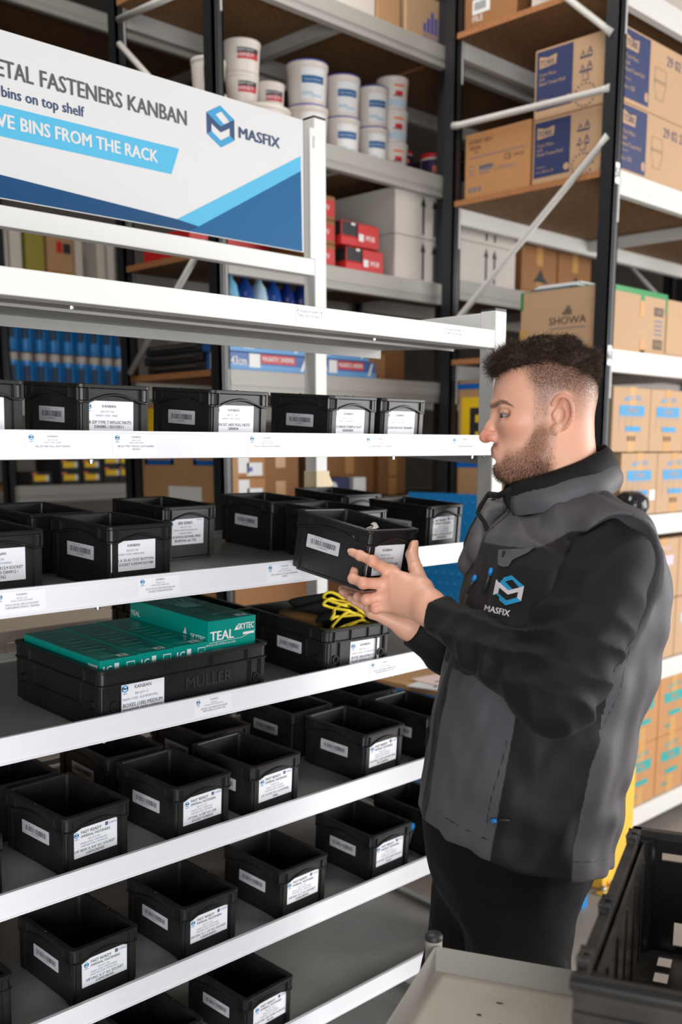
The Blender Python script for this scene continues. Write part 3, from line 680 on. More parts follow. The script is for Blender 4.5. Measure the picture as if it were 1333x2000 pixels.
carton('plain_carton', (3.758, .467, 1.911), (4.15, .83, 2.12), KRAFT2, 'plain kraft carton at the right picture edge beside the green-taped one')
pp = MB()
for i in range(4): pp.box((3.35 + .01 * i, .64 - .01 * i, 2.1345 + .007 * i), (3.60, .82 - .008 * i, 2.140 + .007 * i), (WHITE, BXN, WHITE, WHITE)[i])
tag(pp.build('catalogue_stack'), 'small stack of white and navy catalogues lying on the green-taped carton', 'papers')

# --- blue-print coverall cartons, two layers, then faded and teal ones
def coverall(name, x, z, m, c, word, sub, label, group, h=.232, w=.268, front=True, y0=.447, d=.5):
    def pr(p):
        s = w
        for T, W in ((front_T(x, y0, z), w), (side_T(x, y0 + d, z), d)):
            u = .0 if W == w else W - w
            put_text(p, 'SKYTEC', u + s * .58, h * .80, h * .075, c, T, wmax=s * .34, bold=.02)
            put_poly(p, [(u + s * .27, h * .79), (u + s * .40, h * .79), (u + s * .37, h * .87)], c, T)
            R4(p, u + s * .17, u + s * .83, h * .56, h * .72, c, T); put_text(p, word, u + s * .5, h * .6, h * .085, m, T, bold=.03, y=-.0016)
            R4(p, u + s * .35, u + s * .75, h * .32, h * .40, c, T)
            R4(p, u + s * .17, u + s * .82, h * .535, h * .54, c, T)
            for k in range(3): R4(p, u + s * (.17 + .16 * k), u + s * (.175 + .16 * k), h * .32, h * .53, c, T)
            if sub: put_text(p, sub, u + s * .33, h * .12, h * .07, c, T, bold=.03)
            else:
                for k in range(3): R4(p, u + s * (.40 + .08 * k), u + s * (.455 + .08 * k), h * .17, h * .25, mat('barcode_brown', srgb(96, 72, 50), .7), T)
    return carton(name, (x, y0, z), (x + w, y0 + d, z + h), m, label, prints=pr, group=group, tape=True)
for j, (z, xs) in enumerate(((1.317, (3.163 + .02, 3.437, 3.707, 3.977)), (1.5525, (3.362, 3.632, 3.902)))):
    for i, x in enumerate(xs):
        if x < 3.33: continue
        coverall('coverall_carton', x, z + .001, KRAFT2, BXB, 'UTAH', '', 'kraft carton with blue UTAH band, %s layer, %s from the upright' % (('lower', 'upper')[j], ('first', 'second', 'third')[i if j else i - 1]), 'cartons with blue bands')
for j in range(2):
    for i in range(3):
        coverall('faded_carton', 3.40 + .262 * i, .7275 + .2455 * j, KRAFT2, (BXL, BXV)[j], '', '', 'kraft carton with faded %s print, %s from the upright' % (('pale blue', 'pale violet')[j], ('first', 'second', 'third')[i]), 'cartons with faded prints', h=.243, w=.258)
for j in range(2):
    for i in range(3):
        coverall('nitrile_carton', 3.327 + .25 * i, .1415 + .252 * j, KRAFT3, BXT, 'TEAL', '1000', 'orange-brown carton with teal band, %s layer, %s from the upright' % (('lower', 'upper')[j], ('first', 'second', 'third')[i]), 'cartons with teal bands', h=.251, w=.246)
for z, x in ((.145, 3.565), (.41, 3.815)):
    pass
w_ = MB(); w_.lathe([(0, -.045), (.05, -.04), (.062, -.01), (.058, .02), (.03, .044), (0, .047)], mat('black_wrapped_plastic', (.02, .02, .022), .12, bump=.9, bscale=40), 18, Matrix.Translation((3.41, .385, 1.37)) @ Matrix.Rotation(.9, 4, 'Z') @ Matrix.Scale(1.3, 4, (1, 0, 0)))
wo = w_.build('wrapped_pack', smooth=True); tag(wo, 'shiny black shrink-wrapped pack with a white tag in front of the lower coverall cartons', 'pack')
MB().box((3.42, .318, 1.385), (3.455, .321, 1.42), WHITE).build('tag', wo)

# --- the sign carton at the rack's end: blue outline, yellow square, black letter
def fsign(p):
    T = side_T(3.323, 1.16, 1.317)
    o = lambda y, z: (1.16 - y, z - 1.317)
    for (ya, yb, za, zb) in ((1.153, .72, 1.797, 1.818), (1.153, .72, 1.493, 1.514), (1.153, 1.133, 1.493, 1.818), (.74, .72, 1.493, 1.818)):
        a = o(ya, za); b = o(yb, zb); R4(p, a[0], b[0], a[1], b[1], BLUP, T)
    a = o(1.10, 1.533); b = o(.80, 1.765); R4(p, a[0], b[0], a[1], b[1], YEL, T, -.0014)
    for (ya, yb, za, zb) in ((1.058, 1.03, 1.56, 1.725), (1.03, .96, 1.697, 1.725), (1.03, .965, 1.632, 1.668)):
        a = o(ya, za); b = o(yb, zb); R4(p, a[0], b[0], a[1], b[1], BLKP, T, -.002)
carton('sign_carton', (3.323, .50, 1.3175), (3.36, 1.118, 1.828), KRAFT, 'kraft carton with a blue frame, yellow square and black letter F beside the rack', prints=fsign)

# --- second row: buckets on the upper level
BUCK = mat('white_bucket_plastic', srgb(214, 206, 198), 0.4)
LIDB = mat('violet_lid', srgb(84, 86, 176), 0.4)
def bucket(x, y, z, dia, h, kind, label):
    r = dia / 2
    o = MB().lathe([(0, 0), (r * .86, 0), (r * .88, .004), (r * .97, h * .86), (r * .97, h * .865)], BUCK, 28).build('paint_bucket', smooth=False)
    o.location = (x, y, z); o.rotation_euler = (0, 0, radians(-46)); tag(o, label, 'bucket', {'b': 'white buckets with violet lids', 'r': 'white tubs with red and black labels', 'o': 'stacked white tubs with orange labels', 'd': 'dark tubs with red lids'}[kind])
    me = o.data; me.polygons.foreach_set('use_smooth', [len(p.vertices) == 4 for p in me.polygons])
    lid = {'b': LIDB, 'r': BUCK, 'o': BUCK, 'd': RED}[kind]
    MB().lathe([(r * .975, h * .855), (r * 1.0, h * .86), (r, h * .985), (r * .97, h), (r * .9, h), (r * .88, h * .975), (0, h * .975)], lid if kind == 'd' else BUCK, 28, mats=None).build('lid', o, smooth=True)
    if kind == 'b': MB().lathe([(r * .93, h * .99), (r * .98, h * 1.0), (r * 1.0, h * .985), (r * 1.006, h * .965)], LIDB, 28).build('lid_seal', o, smooth=True)
    lb = MB()
    def band(a0, a1, z0, z1, m, off=.0012):
        n = 10; V = []
        for k in range(n + 1):
            a = radians(-90 + a0 + (a1 - a0) * k / n)
            for zz in (z0, z1):
                rr = r * (.88 + .09 * zz / .86) + off; V.append((rr * cos(a), rr * sin(a), zz * h))
        lb.add(V, [(2 * k, 2 * k + 2, 2 * k + 3, 2 * k + 1) for k in range(n)], m)
    def words(t, zz, hh, m, wmax):
        V, Fs = text_polys(t)
        x0 = min(v[0] for v in V); x1 = max(v[0] for v in V); s = min(hh / .69, wmax / (x1 - x0)); rr = r * (.88 + .09 * zz / .86) + .002
        off = radians(20)
        lb.add([(rr * cos(-pi / 2 + off + (v[0] - (x0 + x1) / 2) * s / rr), rr * sin(-pi / 2 + off + (v[0] - (x0 + x1) / 2) * s / rr), zz * h + v[1] * hh / .69) for v in V], Fs, m)
    if kind == 'b':
        band(-15, 62, .1, .8, WHITE); band(-12, 55, .46, .63, mat('bucket_blue', srgb(20, 92, 146), .5), .0018); band(-12, 20, .2, .27, BXL, .0018); band(15, 50, .15, .22, BXL, .0018); words('MULTI PURPOSE', .52, .009, WHITE, .06)
    elif kind == 'r':
        band(-8, 66, .36, .55, mat('label_red', srgb(186, 40, 44), .5)); band(-8, 66, .55, .70, BLKP); words('HANDY', .42, .012, WHITE, .06); words('HEAVY DUTY', .59, .008, WHITE, .06)
    elif kind == 'o':
        band(-60, 70, .08, .3, BXL); band(10, 40, .4, .55, RED); band(5, 45, .68, .75, mat('label_orange', srgb(226, 120, 80), .5)); words('WIPES', .35, .01, NAVY, .06)
    else:
        band(-70, 80, .1, .8, mat('dark_violet_label', srgb(50, 32, 70), .5)); band(-10, 40, .4, .6, mat('label_orange', (0, 0, 0)), .0018)
    lb.build('print', o)
    return o
zb = 2.607
for (x, n0, d, h, nm) in ((2.715, 2, .15, .143, 'leftmost'), (2.89, 2, .134, .141, 'middle'), (3.052, 2, .123, .141, 'rightmost')):
    for j in range(n0): bucket(x, 1.34, zb + j * (h + .0005), d, h, 'b', '%s bucket with violet-rimmed lid, %s stack of three, under the top beam' % (('lower', 'upper')[j], nm))
for j in range(3): bucket(3.185, 1.36, zb + j * .1165, .125, .116, 'o', 'white tub with orange label, %s of the stack of three' % ('bottom', 'middle', 'top')[j])
bucket(2.515, 1.38, zb, .235, .10, 'r', 'wide white tub with red and black label at the base of the tub pile')
bucket(2.44, 1.38, zb + .1005, .115, .10, 'r', 'middle white tub with red and black label, second in the tallest tub pile').location.x = 2.45
bucket(2.44, 1.38, zb + .201, .13, .10, 'r', 'topmost white tub with red and black label in the tallest tub pile').location.x = 2.45
bucket(2.572, 1.38, zb + .1005, .108, .098, 'r', 'single white tub with red label to the right of the tallest tub pile')
bucket(2.28, 1.36, zb, .12, .1, 'r', 'lower white tub with red label beside the dark upright').location.x = 2.29
bucket(2.28, 1.36, zb + .1005, .115, .105, 'r', 'upper white tub with red label half hidden by the dark upright').location.x = 2.29
for j in range(2): bucket(3.42, 1.52, zb + j * .081, .10, .08, 'd', '%s small dark tub with red lid behind the rear upright' % ('lower', 'upper')[j])
bucket(3.44, 1.36, zb, .115, .125, 'd', 'white-bodied tub with a red lid beside the rear upright')
bk_ = MB(); bk_.box((3.56, 1.3, zb), (3.95, 1.7, zb + .16), BLKP); bk_.tube([(3.55, 1.298, zb + .11), (3.7, 1.296, zb + .12), (3.95, 1.298, zb + .11)], .006, YEL, 6)
tag(bk_.build('tool_case', bevel=.02), 'black case with a yellow stripe behind the horizontal brace', 'case')

# --- white arrow cartons, tool boxes, red-label cartons one level down
def arrows(x, y, z, h, w):
    def pr(p):
        T = front_T(x, y, z)
        for u in ((.18, .238) if w > .3 else (.164, .231)):
            R4(p, u - .006, u + .006, h * .08, h * .74, BLKP, T); put_poly(p, [(u - .016, h * .7), (u + .016, h * .7), (u, h * .92)], BLKP, T)
    return pr
n_ = 0
for (x, w, nm) in ((3.085, .268, 'left'), (3.475, .39, 'right')):
    for j in range(2):
        z = 2.2065 + j * .169 + (.03 if x > 3.3 else 0)
        carton('arrow_carton', (x, 1.25, z), (x + w, 1.66, z + .1675), WCARD, 'white carton with two black arrows, %s of the %s stack' % (('lower', 'upper')[j], nm), prints=arrows(x, 1.25, z, .1675, w), group='white cartons with black arrows')
for j in range(2):
    x, z = 2.775 + .025 * (j == 0), 2.2065 + .086 * j
    m_ = MB(); m_.box((x, 1.23, z), (x + .2, 1.42, z + .03), RED); m_.box((x + .002, 1.232, z + .03), (x + .198, 1.42, z + .083), BLKP)
    o = m_.build('tool_carton', bevel=.003); tag(o, '%s red and black power tool carton beside the white arrow cartons' % ('lower', 'upper')[j], 'box', 'red and black tool cartons')
    q = MB(); T = front_T(x, 1.2295, z); R4(q, .085, .195, .01, .078, RED, T); R4(q, .09, .115, .02, .045, WHITE, T, -.0015); put_text(q, 'M18', .15, .025, .018, WHITE, T, bold=.03, y=-.0015); R4(q, .05, .07, .07, .078, WHITE, T, -.0015); q.build('print', o)
for j in range(3):
    z = 2.2065 + .082 * j
    o = carton('drill_carton', (2.62, 1.25, z), (2.765, 1.5, z + .081), KRAFT4, 'brown carton with red label, %s of the three beside the tool cartons' % ('bottom', 'middle', 'top')[j], group='brown cartons with red labels',
               prints=lambda p, z=z: (R4(p, .05, .14, .012, .065, RED, front_T(2.62, 1.25, z)), put_text(p, 'W', .1, .03, .02, WHITE, front_T(2.62, 1.25, z), y=-.0016)))
def mtn(x, z):
    def pr(p):
        T = front_T(x, 1.3, z); put_poly(p, [(.09, .07), (.21, .07), (.17, .1), (.15, .13), (.12, .095)], BLKP, T); put_text(p, 'SUPPLY', .15, .045, .018, INKG, T)
    return pr
for i, x in enumerate((3.98, 4.27)): carton('print_carton', (x, 1.3, 2.2365), (x + .28, 1.65, 2.46), KRAFT4, 'brown carton with black hill print behind the brace, %s of two' % ('left', 'right')[i], prints=mtn(x, 2.2365), group='brown cartons with hill prints', tape=True)
# --- top level of the second row
for i, (x0, x1, h, m, lab) in enumerate(((2.62, 2.97, .2, WCARD, 'pale carton with a round hole on the top beam left of the brown ones'), (2.98, 3.105, .3, KRAFT, 'narrow kraft carton on the top beam between the pale and the printed one'),
      (3.135, 3.42, .17, KRAFT2, 'kraft carton with a violet skyline print on the top beam'), (3.44, 3.59, .13, KRAFT3, 'first small brown carton on the top beam behind the end frame'), (3.61, 3.80, .11, KRAFT3, 'second small brown carton on the top beam behind the end frame'))):
    def sk(p, x0=x0, x1=x1):
        T = front_T(x0, 1.25, 3.071)
        for k, hh in enumerate((.03, .05, .075, .06, .04)): R4(p, .1 + .022 * k, .115 + .022 * k, .045, .045 + hh, PURP, T)
        put_text(p, 'SKYLINE', .145, .02, .018, PURP, T)
    carton('upper_carton', (x0, 1.25, 3.071), (x1, 1.6, 3.071 + h), m, lab, prints=sk if i == 2 else None)
for i in range(4):
    o = MB().lathe([(0, 0), (.03, 0), (.031, .06), (.028, .075), (0, .076)], WHITE, 14).build('small_tin'); o.location = (3.85 + .068 * i, 1.28, 3.071)
    tag(o, 'small white and blue tin on the top beam, %s from the left' % ('first', 'second', 'third', 'fourth')[i], 'tin', 'small tins on the top beam')
    MB().lathe([(.0315, .015), (.0318, .04)], BLUP, 14).build('band', o)

# --- bottles and blue magnetic-sweeper boxes
def sweeper(x0, x1, z0, z1, word, m2):
    def pr(p):
        T = front_T(x0, 1.24, z0); w, h = x1 - x0, z1 - z0
        R4(p, 0, w, h * .0, h * .35, mat('sky_blue', srgb(90, 150, 205), .5), T)
        R4(p, w * .38, w * .8, h * .45, h * .95, RED, T); put_text(p, word, w * .59, h * .58, h * .25, WHITE, T, wmax=w * .38, bold=.03, y=-.0016)
        put_text(p, '43cm', w * .12, h * .3, h * .45, WHITE, T, wmax=w * .18, bold=.03, y=-.0016); R4(p, w * .24, w * .37, h * .2, h * .95, WHITE, T, -.0014)
        put_poly(p, [(w * .86, h * .15), (w * .9, h * .15), (w * .95, h * .9), (w * .92, h * .9)], WHITE, T, -.0016)
    return pr
SWB = mat('sweeper_blue', srgb(36, 90, 160), 0.45)
for i, (x0, x1, z0, z1, lab) in enumerate(((2.25, 2.63, 1.828, 1.888, 'lower left blue and red sweeper box'), (2.23, 2.60, 1.890, 1.95, 'upper left blue and red sweeper box'), (2.64, 2.97, 1.828, 1.888, 'lower right blue and red sweeper box'), (2.61, 2.93, 1.890, 1.95, 'upper right blue and red sweeper box'))):
    carton('sweeper_box', (x0, 1.24, z0), (x1, 1.35, z1), SWB, lab + ' behind the rear white post', prints=sweeper(x0, x1, z0, z1, 'MAGNETIC SWEEPER', None), group='blue magnetic sweeper boxes', bevel=.002)
R = random.Random(5)
bc = [('clear blue spray bottle', srgb(120, 180, 215)), ('dark blue bottle with yellow label', srgb(26, 60, 130)), ('pale blue spray bottle', srgb(170, 200, 220)), ('dark blue spray bottle', srgb(30, 70, 150)), ('deep blue bottle with yellow label', srgb(24, 44, 110)), ('navy bottle', srgb(20, 40, 96))]
for i, (nm, c) in enumerate(bc):
    o = MB().lathe([(0, 0), (.03, 0), (.033, .01), (.033, .13), (.026, .165), (.012, .185), (.012, .20)], mat('bottle_%d' % i, c, .15), 18).build('spray_bottle', smooth=True)
    o.location = (2.30 + .064 * i, 1.285, 1.951); o.scale = (.95, .95, .95); tag(o, nm + ' standing under the header sign, %s from the left' % ('first', 'second', 'third', 'fourth', 'fifth', 'sixth')[i], 'bottle', 'cleaning bottles under the sign')
    h = MB(); h.lathe([(.014, .198), (.014, .222), (0, .224)], (WHITE, BLUP)[i % 2], 12)
    if i % 2 == 0: h.box((-.045, -.008, .216), (.012, .008, .235), WHITE)
    h.build('spray_head', o)
    if i in (1, 4): MB().lathe([(.0336, .03), (.0336, .1)], YEL, 18).build('label_wrap', o)
for i, (x0, x1, y0, z0, z1, m, lab) in enumerate(((3.10, 3.26, 1.35, 1.828, 1.96, KRAFT4, 'brown carton on the beam level with the sweeper boxes'), (2.99, 3.09, 1.3, 1.828, 1.93, KRAFT3, 'small orange-brown carton next to the sweeper boxes'),
     (2.80, 3.08, 1.35, 1.382, 1.55, KRAFT4, 'wide brown carton under the top bin row, right of the white post'), (3.09, 3.25, 1.33, 1.382, 1.54, KRAFT4, 'brown carton under the top bin row beside the rear upright'),
     (2.46, 2.64, 1.32, 1.382, 1.58, KRAFT4, 'dark brown carton under the top bin row, left of the white post'), (2.86, 2.93, 1.25, 1.382, 1.46, WHITE, 'small white-labelled packet in front of the wide brown carton'))):
    carton('stock_carton', (x0, y0, z0), (x1, 1.34 if i == 5 else 1.7, z1), m, lab, tape=(i in (2, 3, 4)))
carton('glove_packet', (2.73, 1.26, 1.382), (2.85, 1.33, 1.46), BXN, 'navy packet with a white glove print in front of the wide brown carton', prints=lambda p: put_poly(p, [(.03 + .022 * cos(a), .045 + .018 * sin(a)) for a in np.linspace(0, 5.8, 12)], WHITE, front_T(2.73, 1.26, 1.382)))
for j in range(2):
    z = 1.382 + .088 * j
    carton('label_carton', (2.29, 1.26, z), (2.425, 1.6, z + .087), KRAFT3, '%s orange carton covered with white address labels beside the dark upright' % ('lower', 'upper')[j], group='orange cartons with address labels',
           prints=lambda p, z=z: (R4(p, .004, .06, .015, .08, WHITE, front_T(2.29, 1.26, z)), R4(p, .05, .12, .005, .05, WHITE, front_T(2.29, 1.26, z)), R4(p, .055, .075, .02, .035, PURP, front_T(2.29, 1.26, z), -.0016)))
dk_ = MB(); dk_.box((2.85, 1.35, 2.0), (3.2, 1.7, 2.08), BLKP); dk_.box((3.0, 1.345, 2.02), (3.05, 1.35, 2.07), RED)
dk_.box((2.85, 1.35, 1.962), (3.05, 1.7, 2.0), BLKP)
# --- seen through the second row's left end frame
carton('red_carton', (2.24, 1.42, 2.2065), (2.6, 1.69, 2.30), RED, 'bright red carton on the deck board under the header sign')
for j in range(3):
    m_ = MB(); m_.box((2.24, 1.36, 1.828 + .034 * j), (2.6, 1.70, 1.860 + .034 * j), BLKP)
    o = m_.build('flat_case', bevel=.006); o.location.y = (-.01, .01, .0)[j]; tag(o, '%s black flat case stacked behind the top bin row' % ('bottom', 'middle', 'top')[j], 'case', 'black flat cases')
    MB().tube([(2.238, 1.40, 1.848 + .034 * j), (2.238, 1.66, 1.848 + .034 * j)], .003, CHROME, 6).build('trim', o)
def upb(p):
    T = side_T(2.235, 1.335, 1.828); R4(p, .02, .045, .005, .12, WHITE, T); R4(p, .045, .065, .005, .12, RED, T); put_text(p, 'MAG', .08, .03, .03, WHITE, T)
carton('upright_box', (2.235, 1.245, 1.8275), (2.248, 1.335, 1.952), SWB, 'upright blue box with red and white stripes next to the black flat cases', prints=upb, bevel=.001)
bg = MB(); Rr = random.Random(2)
plast = mat('clear_wrinkled_plastic', srgb(190, 186, 180), .12, trans=.35, bump=.8, bscale=60)
for i, (y, z, s, lab) in enumerate(((1.63, 1.96, .052, 'leftmost'), (1.515, 1.975, .055, 'middle'), (1.40, 1.99, .056, 'rightmost'))):
    o = MB().lathe([(0, 0), (s * .9, .0), (s, s * .6), (s * .75, s * 1.4), (s * .3, s * 1.8), (s * .45, s * 2.1), (0, s * 2.12)], plast, 14, Matrix.Translation((2.34, y, 1.935)) @ Matrix.Rotation(.3 * i, 4, 'Z')).build('plastic_bag', smooth=True)
    tag(o, '%s clear wrinkled plastic bag behind the white front beam' % lab, 'bag', 'clear plastic bags')
bpy.data.objects.remove(carton('riser', (0, 0, 0), (.01, .01, .01), KRAFT, 'x'))
carton('bag_carton', (2.25, 1.26, 1.9315), (2.26, 1.27, 1.9335), KRAFT4, 'x').name = 'tmp'
bpy.data.objects.remove(bpy.data.objects['tmp'])
def sq(p):
    T = side_T(2.232, 1.735, 1.382)
    for u0, u1 in ((.02, .2), (.315, .495)):
        R4(p, u0, u1, .13, .146, BLUP, T); R4(p, u0, u0 + .016, .13, .33, BLUP, T); R4(p, u1 - .016, u1, .13, .33, BLUP, T); R4(p, u0 + .03, u1 - .03, .168, .33, YEL, T)
    R4(p, .165, .36, .0, .055, WHITE, T)
carton('square_sign_carton', (2.232, 1.23, 1.382), (2.28, 1.735, 1.73), KRAFT, 'kraft carton with two blue-framed yellow squares behind the third shelf', prints=sq)

# --- far shelving at the left: spray cans, yellow-labelled boxes, pale boxes
CANB = mat('can_blue', srgb(18, 110, 176), .3); CANG = mat('can_cap_grey', srgb(168, 158, 150), .5)
can_me = MB().lathe([(0, 0), (.03, 0), (.0315, .004), (.0315, .165), (.024, .178)], CANB, 16).mesh('spray_can', smooth=True)
cap_me = MB().lathe([(.026, .172), (.026, .205), (.022, .212), (0, .212)], CANG, 16).mesh('cap', smooth=True)
lab_me = MB(); V = []
for k in range(7):
    a = radians(-150 + 60 * k / 6); V += [(.032 * cos(a), .032 * sin(a), .06), (.032 * cos(a), .032 * sin(a), .15)]
lab_me.add(V, [(2 * k, 2 * k + 2, 2 * k + 3, 2 * k + 1) for k in range(6)], mat('can_dark_print', srgb(14, 40, 66), .4)); lab_me = lab_me.mesh('can_print')
ordn = ('first', 'second', 'third', 'fourth', 'fifth', 'sixth', 'seventh', 'eighth', 'ninth')
for j in range(2):
    for i in range(9):
        o = bpy.data.objects.new('spray_can', can_me); COL.objects.link(o); o.location = (2.44 + .073 * i, 3.06, 1.801 + .2125 * j)
        tag(o, 'blue spray can behind the top bin row, %s layer, %s from the left' % (('lower', 'upper')[j], ordn[i]), 'can', 'blue spray cans')
        for m_, n in ((cap_me, 'cap'), (lab_me, 'can_print')):
            c = bpy.data.objects.new(n, m_); COL.objects.link(c); c.parent = o
tr_ = MB(); 
kit_n = 0
for i, (x, n) in enumerate(((2.50, 1), (2.66, 3), (2.78, 3), (2.90, 3), (2.99, 3))):
    for j in range(n):
        z = 1.397 + .062 * j + (.02 if i > 2 else 0)
        def pr(p, x=x, z=z):
            T = front_T(x, 3.05, z); R4(p, .012, .09, .018, .046, YEL, T); R4(p, .076, .09, .018, .046, WHITE, T, -.0015); R4(p, .005, .03, .048, .057, mat('label_orange', (0, 0, 0)), T)
        if i > 2 and j == 0: carton('riser_board', (x, 3.05, 1.397), (x + .085, 3.3, 1.4165), BLKP, 'flat black tray under the yellow-labelled boxes, %s' % ('fourth pile', 'fifth pile')[i - 3], group='flat black trays', bevel=.001)
        carton('parts_box', (x, 3.05, z), (x + (.11 if i < 3 else .085), 3.3, z + .061), BLKP, 'black box with yellow label behind the third shelf, %s pile from the left, %s' % (ordn[i], ('bottom', 'middle', 'top')[j]), group='black boxes with yellow labels', prints=pr, bevel=.002)
far = [(2.40, 2.45, .30, WCARD, 'narrow white carton, first from the left under the header sign'), (2.46, 2.52, .30, WCARD, 'narrow white carton, second from the left under the header sign'), (2.54, 2.635, .26, mat('olive_box', srgb(150, 140, 60), .6), 'olive and yellow box in the far bay under the header sign'),
       (2.65, 2.79, .09, mat('amber_box', srgb(206, 150, 40), .6), 'amber box in the far bay under the red-labelled carton'), (2.80, 2.84, .27, WCARD, 'white curled panel box beside the red-labelled carton'), (2.92, 2.965, .27, WCARD, 'narrow white carton, left of the pair by the dark post'), (2.98, 3.02, .27, WCARD, 'narrow white carton, right of the pair by the dark post')]
for x0, x1, h, m, lab in far: carton('far_carton', (x0, 3.06, 2.312), (x1, 3.4, 2.302 + h), m, lab)
def rl(p):
    T = front_T(2.65, 3.06, 2.393); R4(p, .05, .08, .09, .14, RED, T); R4(p, .085, .125, .09, .135, BLKP, T)
carton('far_carton', (2.65, 3.06, 2.393), (2.79, 3.4, 2.56), KRAFT, 'kraft carton with a red and a black square label on the amber box', prints=rl)
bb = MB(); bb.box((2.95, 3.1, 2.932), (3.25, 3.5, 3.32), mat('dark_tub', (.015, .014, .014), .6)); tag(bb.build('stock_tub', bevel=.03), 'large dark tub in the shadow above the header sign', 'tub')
carton('far_carton', (3.3, 1.5, 2.607), (3.32, 1.7, 2.62), KRAFT, 'tmp').name = 'tmp2'; bpy.data.objects.remove(bpy.data.objects['tmp2'])
carton('folded_carton', (2.24, 1.51, 2.607), (2.40, 1.69, 2.72), KRAFT, 'kraft carton just above the header sign beside the dark upright')
# ------------------------------------------------------------------ the man: signed-distance modelling, meshed with surface nets
A_ = lambda *v: np.array(v, dtype=np.float64)
class Sdf:
    """ordered list of smooth unions / cuts; every item has a bounding sphere so blocks can skip it"""
    def __init__(s): s.items = []
    def add(s, fn, c, R, k=0.0, op='u'): s.items.append((fn, np.asarray(c, float), R, k, op)); return s
    def cone(s, a, b, ra, rb, k=0.0, op='u'):
        a = np.asarray(a, float); b = np.asarray(b, float); ba = b - a; bb = ba @ ba + 1e-12
        def fn(p):
            h = np.clip(((p - a) @ ba) / bb, 0, 1); return np.linalg.norm(p - a - h[:, None] * ba, axis=1) - (ra + (rb - ra) * h)
        return s.add(fn, (a + b) / 2, sqrt(bb) / 2 + max(ra, rb), k, op)
    def ell(s, c, r, M=None, k=0.0, op='u'):
        c = np.asarray(c, float); r = np.asarray(r, float)
        def fn(p):
            q = p - c
            if M is not None: q = q @ M
            k0 = np.linalg.norm(q / r, axis=1); k1 = np.linalg.norm(q / (r * r), axis=1) + 1e-9
            return k0 * (k0 - 1) / k1
        return s.add(fn, c, r.max(), k, op)
    def chain(s, pts, rr, k=0.0):
        for i in range(len(pts) - 1): s.cone(pts[i], pts[i + 1], rr[i], rr[i + 1], k if i == 0 else .004)
        return s
    def __call__(s, p, cen=None, rad=None):
        d = np.full(len(p), 1.0)
        for fn, c, R, k, op in s.items:
            if cen is not None and np.linalg.norm(c - cen) > R + rad + k + .03:
                continue
            e = fn(p)
            if op == 'u':
                if k: h = np.clip(.5 + .5 * (d - e) / k, 0, 1); d = d + (e - d) * h - k * h * (1 - h)
                else: d = np.minimum(d, e)
            elif op == 's':
                if k: h = np.clip(.5 - .5 * (d + e) / k, 0, 1); d = d + (-e - d) * h + k * h * (1 - h)
                else: d = np.maximum(d, -e)
            elif op == 'd': d = d + e          # displacement
        return d

def surface_nets(f, lo, hi, h, B=20):
    lo = np.asarray(lo, float); n = np.ceil((np.asarray(hi) - lo) / h).astype(int) + 1
    nb = -(-n // B); n = nb * B
    arr = np.ones(n, np.float32)
    idx = np.stack(np.meshgrid(*[np.arange(x) for x in nb], indexing='ij'), -1).reshape(-1, 3)
    cen = lo + (idx * B + (B - 1) / 2) * h; half = B * h * .87
    dc = f(cen)
    loc = np.stack(np.meshgrid(*[np.arange(B)] * 3, indexing='ij'), -1).reshape(-1, 3) * h
    for (i, j, k), c, d in zip(idx, cen, dc):
        sl = (slice(i * B, i * B + B), slice(j * B, j * B + B), slice(k * B, k * B + B))
        if abs(d) > half * 1.9 + .03: arr[sl] = np.sign(d); continue
        arr[sl] = f(lo + np.array((i, j, k)) * B * h + loc, c, half).reshape(B, B, B)
    neg = arr < 0
    a = arr; N = n - 1
    cs = [(x, y, z) for x in (0, 1) for y in (0, 1) for z in (0, 1)]
    sub = lambda A, c: A[c[0]:c[0] + N[0], c[1]:c[1] + N[1], c[2]:c[2] + N[2]]
    cnt = sum(sub(neg, c).astype(np.int8) for c in cs)
    act = (cnt > 0) & (cnt < 8)
    ii = np.argwhere(act)
    vid = np.full(N, -1, np.int64); vid[act] = np.arange(len(ii))
    acc = np.zeros((len(ii), 3)); num = np.zeros(len(ii))
    V8 = {c: a[ii[:, 0] + c[0], ii[:, 1] + c[1], ii[:, 2] + c[2]].astype(float) for c in cs}
    for c in cs:
        for ax in range(3):
            if c[ax]: continue
            c2 = list(c); c2[ax] = 1; c2 = tuple(c2)
            m = (V8[c] < 0) != (V8[c2] < 0)
            t = V8[c][m] / (V8[c][m] - V8[c2][m]); P = np.tile(np.array(c, float), (m.sum(), 1)); P[:, ax] += t
            acc[m] += P; num[m] += 1
    V = lo + (ii + acc / num[:, None]) * h
    F = []
    for ax in range(3):
        u, v = (ax + 1) % 3, (ax + 2) % 3
        s0 = [slice(0, -1)] * 3; s1 = [slice(0, -1)] * 3; s1[ax] = slice(1, None)
        e = neg[tuple(s0)] != neg[tuple(s1)]
        q = np.argwhere(e); q = q[(q[:, u] > 0) & (q[:, v] > 0)]
        if not len(q): continue
        inside = neg[q[:, 0], q[:, 1], q[:, 2]]
        du = np.zeros(3, int); du[u] = 1; dv = np.zeros(3, int); dv[v] = 1
        g = lambda p: vid[p[:, 0], p[:, 1], p[:, 2]]
        f4 = np.stack([g(q - du - dv), g(q - dv), g(q), g(q - du)], -1)
        f4[~inside] = f4[~inside][:, ::-1]
        F.append(f4)
    F = np.concatenate(F); F = F[(F >= 0).all(1)]
    return V, F

